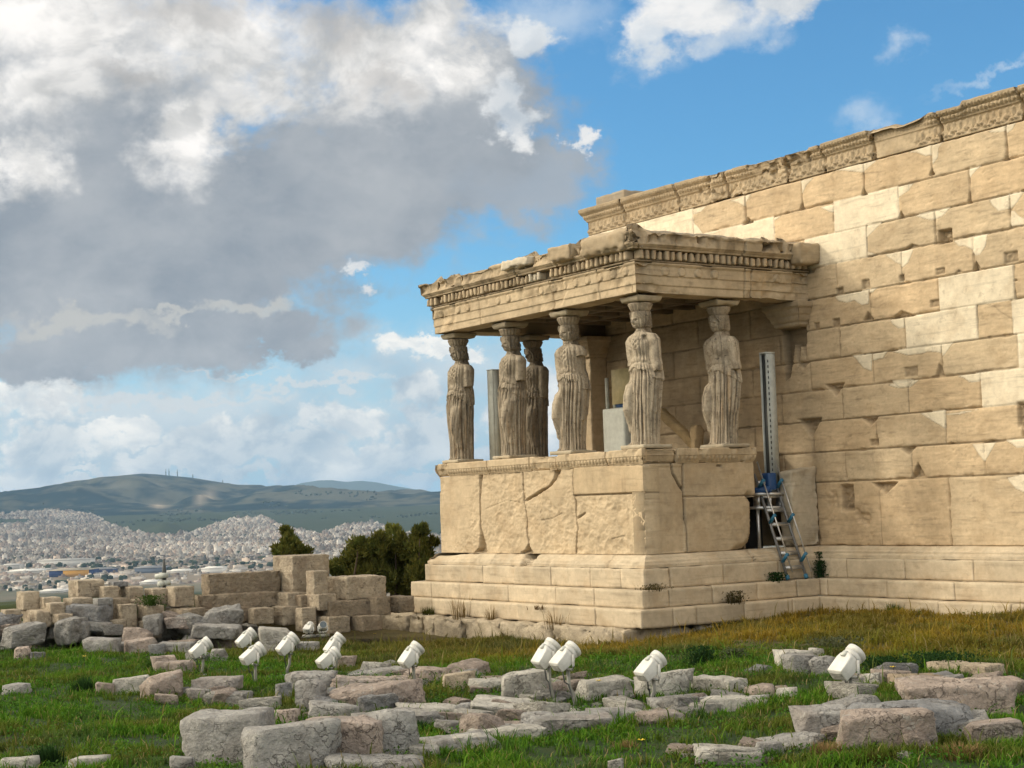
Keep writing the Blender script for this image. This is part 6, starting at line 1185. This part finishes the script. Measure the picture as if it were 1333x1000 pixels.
    a3 = np.concatenate([np.linspace(azel(0, 700)[0], azel(115, 700)[0], 150)]); r3 = 3650+rs.normal(size=150)*14; x3, y3 = polar_xy(a3, r3); x2 = np.concatenate([x2, x3]); y2 = np.concatenate([y2, y3]); A = np.concatenate([A, a3]); Rr = np.concatenate([Rr, r3]); k = len(x2)
    zt = np.maximum(plain_h(A, Rr, x2, y2), np.where(Rr > 6700, hill_h(A, Rr, x2, y2), -999))
    U, Fs = stone((2, 2, 2), .7, .9, .3, 0, 3); nv = len(U); Vt = np.zeros((k, nv, 3)); rr_ = rs.uniform(2.5, 6.5, k); hh = rs.uniform(2.5, 5.5, k); ya2 = rs.uniform(0, 6.28, k)
    Vt[:, :, 0] = x2[:, None]+rr_[:, None]*(U[:, 0]*np.cos(ya2)[:, None]-U[:, 1]*np.sin(ya2)[:, None]); Vt[:, :, 1] = y2[:, None]+rr_[:, None]*(U[:, 0]*np.sin(ya2)[:, None]+U[:, 1]*np.cos(ya2)[:, None]); Vt[:, :, 2] = zt[:, None]+hh[:, None]*(U[:, 2]+.6)
    tag(obj('distant_trees', Vt.reshape(-1, 3), (np.arange(k)[:, None, None]*nv+Fs).reshape(-1, Fs.shape[1]), M_TOWN, None, np.repeat(np.array((.035, .05, .03))*rs.uniform(.7, 1.3, (k, 1)), nv, 0)), kind='stuff')
make_town()
def hall(u0, u1, v0, v1, label, col, roof, h=None, dpt=40., name='warehouse', col2=None):
    um = (u0+u1)/2; t = 2400.
    for _ in range(60):
        p = CAM+ray(um, v1)*t; a = np.array(azel(um, v1)[0]); g = float(plain_h(a, np.array(math.hypot(p[0]-CAM[0], p[1]-CAM[1])), np.array(p[0]), np.array(p[1]))); t = max(900, t+(p[2]-g)/.035*.5)
    p = CAM+ray(um, v1)*t; m = t/FPX; Wd = (u1-u0)*m; H = (v1-v0)*m*.9 if h is None else h
    tt = thing(name, label, 'hall', (p[0]-fwv[0]*0, p[1], p[2]-1), math.atan2(rtv[1], rtv[0])); M = M_TOWN
    mb = MB()
    if col2 is None: mb.add(*box(-Wd/2, Wd/2, 0, dpt, 0, H), col)
    else: mb.add(*box(-Wd/2, -Wd*.16, 0, dpt, 0, H), col2); mb.add(*box(-Wd*.16, Wd*.48, -.5, dpt, 0, H), col); mb.add(*box(Wd*.48, Wd/2, 0, dpt, 0, H), col2)
    mb.build('wall', M, tt); mb = MB(); mb.add(*box(-Wd/2-.5, Wd/2+.5, -1, dpt+1, H+.02, H+1.2), roof); mb.add(*box(-Wd*.4, Wd*.35, dpt*.3, dpt*.7, H+1.2, H+2.6), roof); mb.build('roof', M, tt)
W_, G_ = np.array((.75, .74, .70)), np.array((.30, .31, .33))
hall(64, 117, 741, 751, 'long orange and dark blue warehouse on the plain', np.array((.50, .27, .05)), np.array((.42, .38, .30)), None, 60, 'warehouse', np.array((.03, .05, .14)))
hall(117, 146, 740, 747, 'dark blue grey hall beside the orange warehouse', np.array((.06, .08, .16)), G_, None, 40)
hall(48, 117, 728, 737, 'long pale factory hall above the orange warehouse', W_*.8, W_*.7); hall(8, 48, 741, 747, 'bright white flat roof at the left of the plain', W_*.7, W_*1.05, 5, 90); hall(262, 288, 739, 746, 'white round-roofed arena on the plain near the layered stack', W_, W_*1.05, None, 60, 'arena'); hall(182, 202, 756, 761, 'white low shed on the plain left of the camera pole', W_*.8, W_*1.05, 4, 60)
hall(218, 247, 742, 746, 'white long shed right of the camera pole', W_*.8, W_*1.05, 4, 50); hall(175, 213, 738, 746, 'blue grey hall left of the camera pole', np.array((.14, .17, .22)), G_, None, 50); hall(50, 82, 768, 772, 'white roof nearest the ruined wall at left', W_*.8, W_, 3, 40); hall(0, 24, 735, 741, 'pale hall at the left edge of the plain', W_*.7, W_*.8, None, 40)
for u, v, hp in ((216, 617.5, 8), (220, 618, 9), (231, 619, 9), (251, 622, 5), (290, 629, 4)):
    a = azel(u, v)[0]; x_, y_ = polar_xy(a, 9560.); z_ = float(hill_h(np.array(a), np.array(9560.), np.array(x_), np.array(y_))); mm = 9600/FPX; t = thing('radio_mast', 'thin radio mast on the mountain summit', 'radio mast', (x_, y_, z_-8), 0, 'radio masts on the mountain'); H = hp*mm+8
    obj('tower', *tube([(0, 0, 0), (0, 0, H*.6), (0, 0, H)], [3.2, 2.4, 1.2], 6), M_DKSTEEL, t); obj('platform', *tube([(0, 0, H*.62), (0, 0, H*.66)], 4.5, 8), M_DKSTEEL, t)
# ------------------------------------------------------------------ air
def haze():
    m = bpy.data.materials.new('haze'); m.use_nodes = True; t = m.node_tree; t.nodes.clear(); v = t.nodes.new('ShaderNodeVolumePrincipled'); v.inputs['Density'].default_value = 4.4e-5; v.inputs['Color'].default_value = (.40, .66, 1.0, 1); v.inputs['Anisotropy'].default_value = 0.
    t.links.new(v.outputs[0], t.nodes.new('ShaderNodeOutputMaterial').inputs['Volume']); R = 23600; o = obj('haze', *box(-R, R, -R, R, -180, 440), m); tag(o, kind='stuff')
haze()
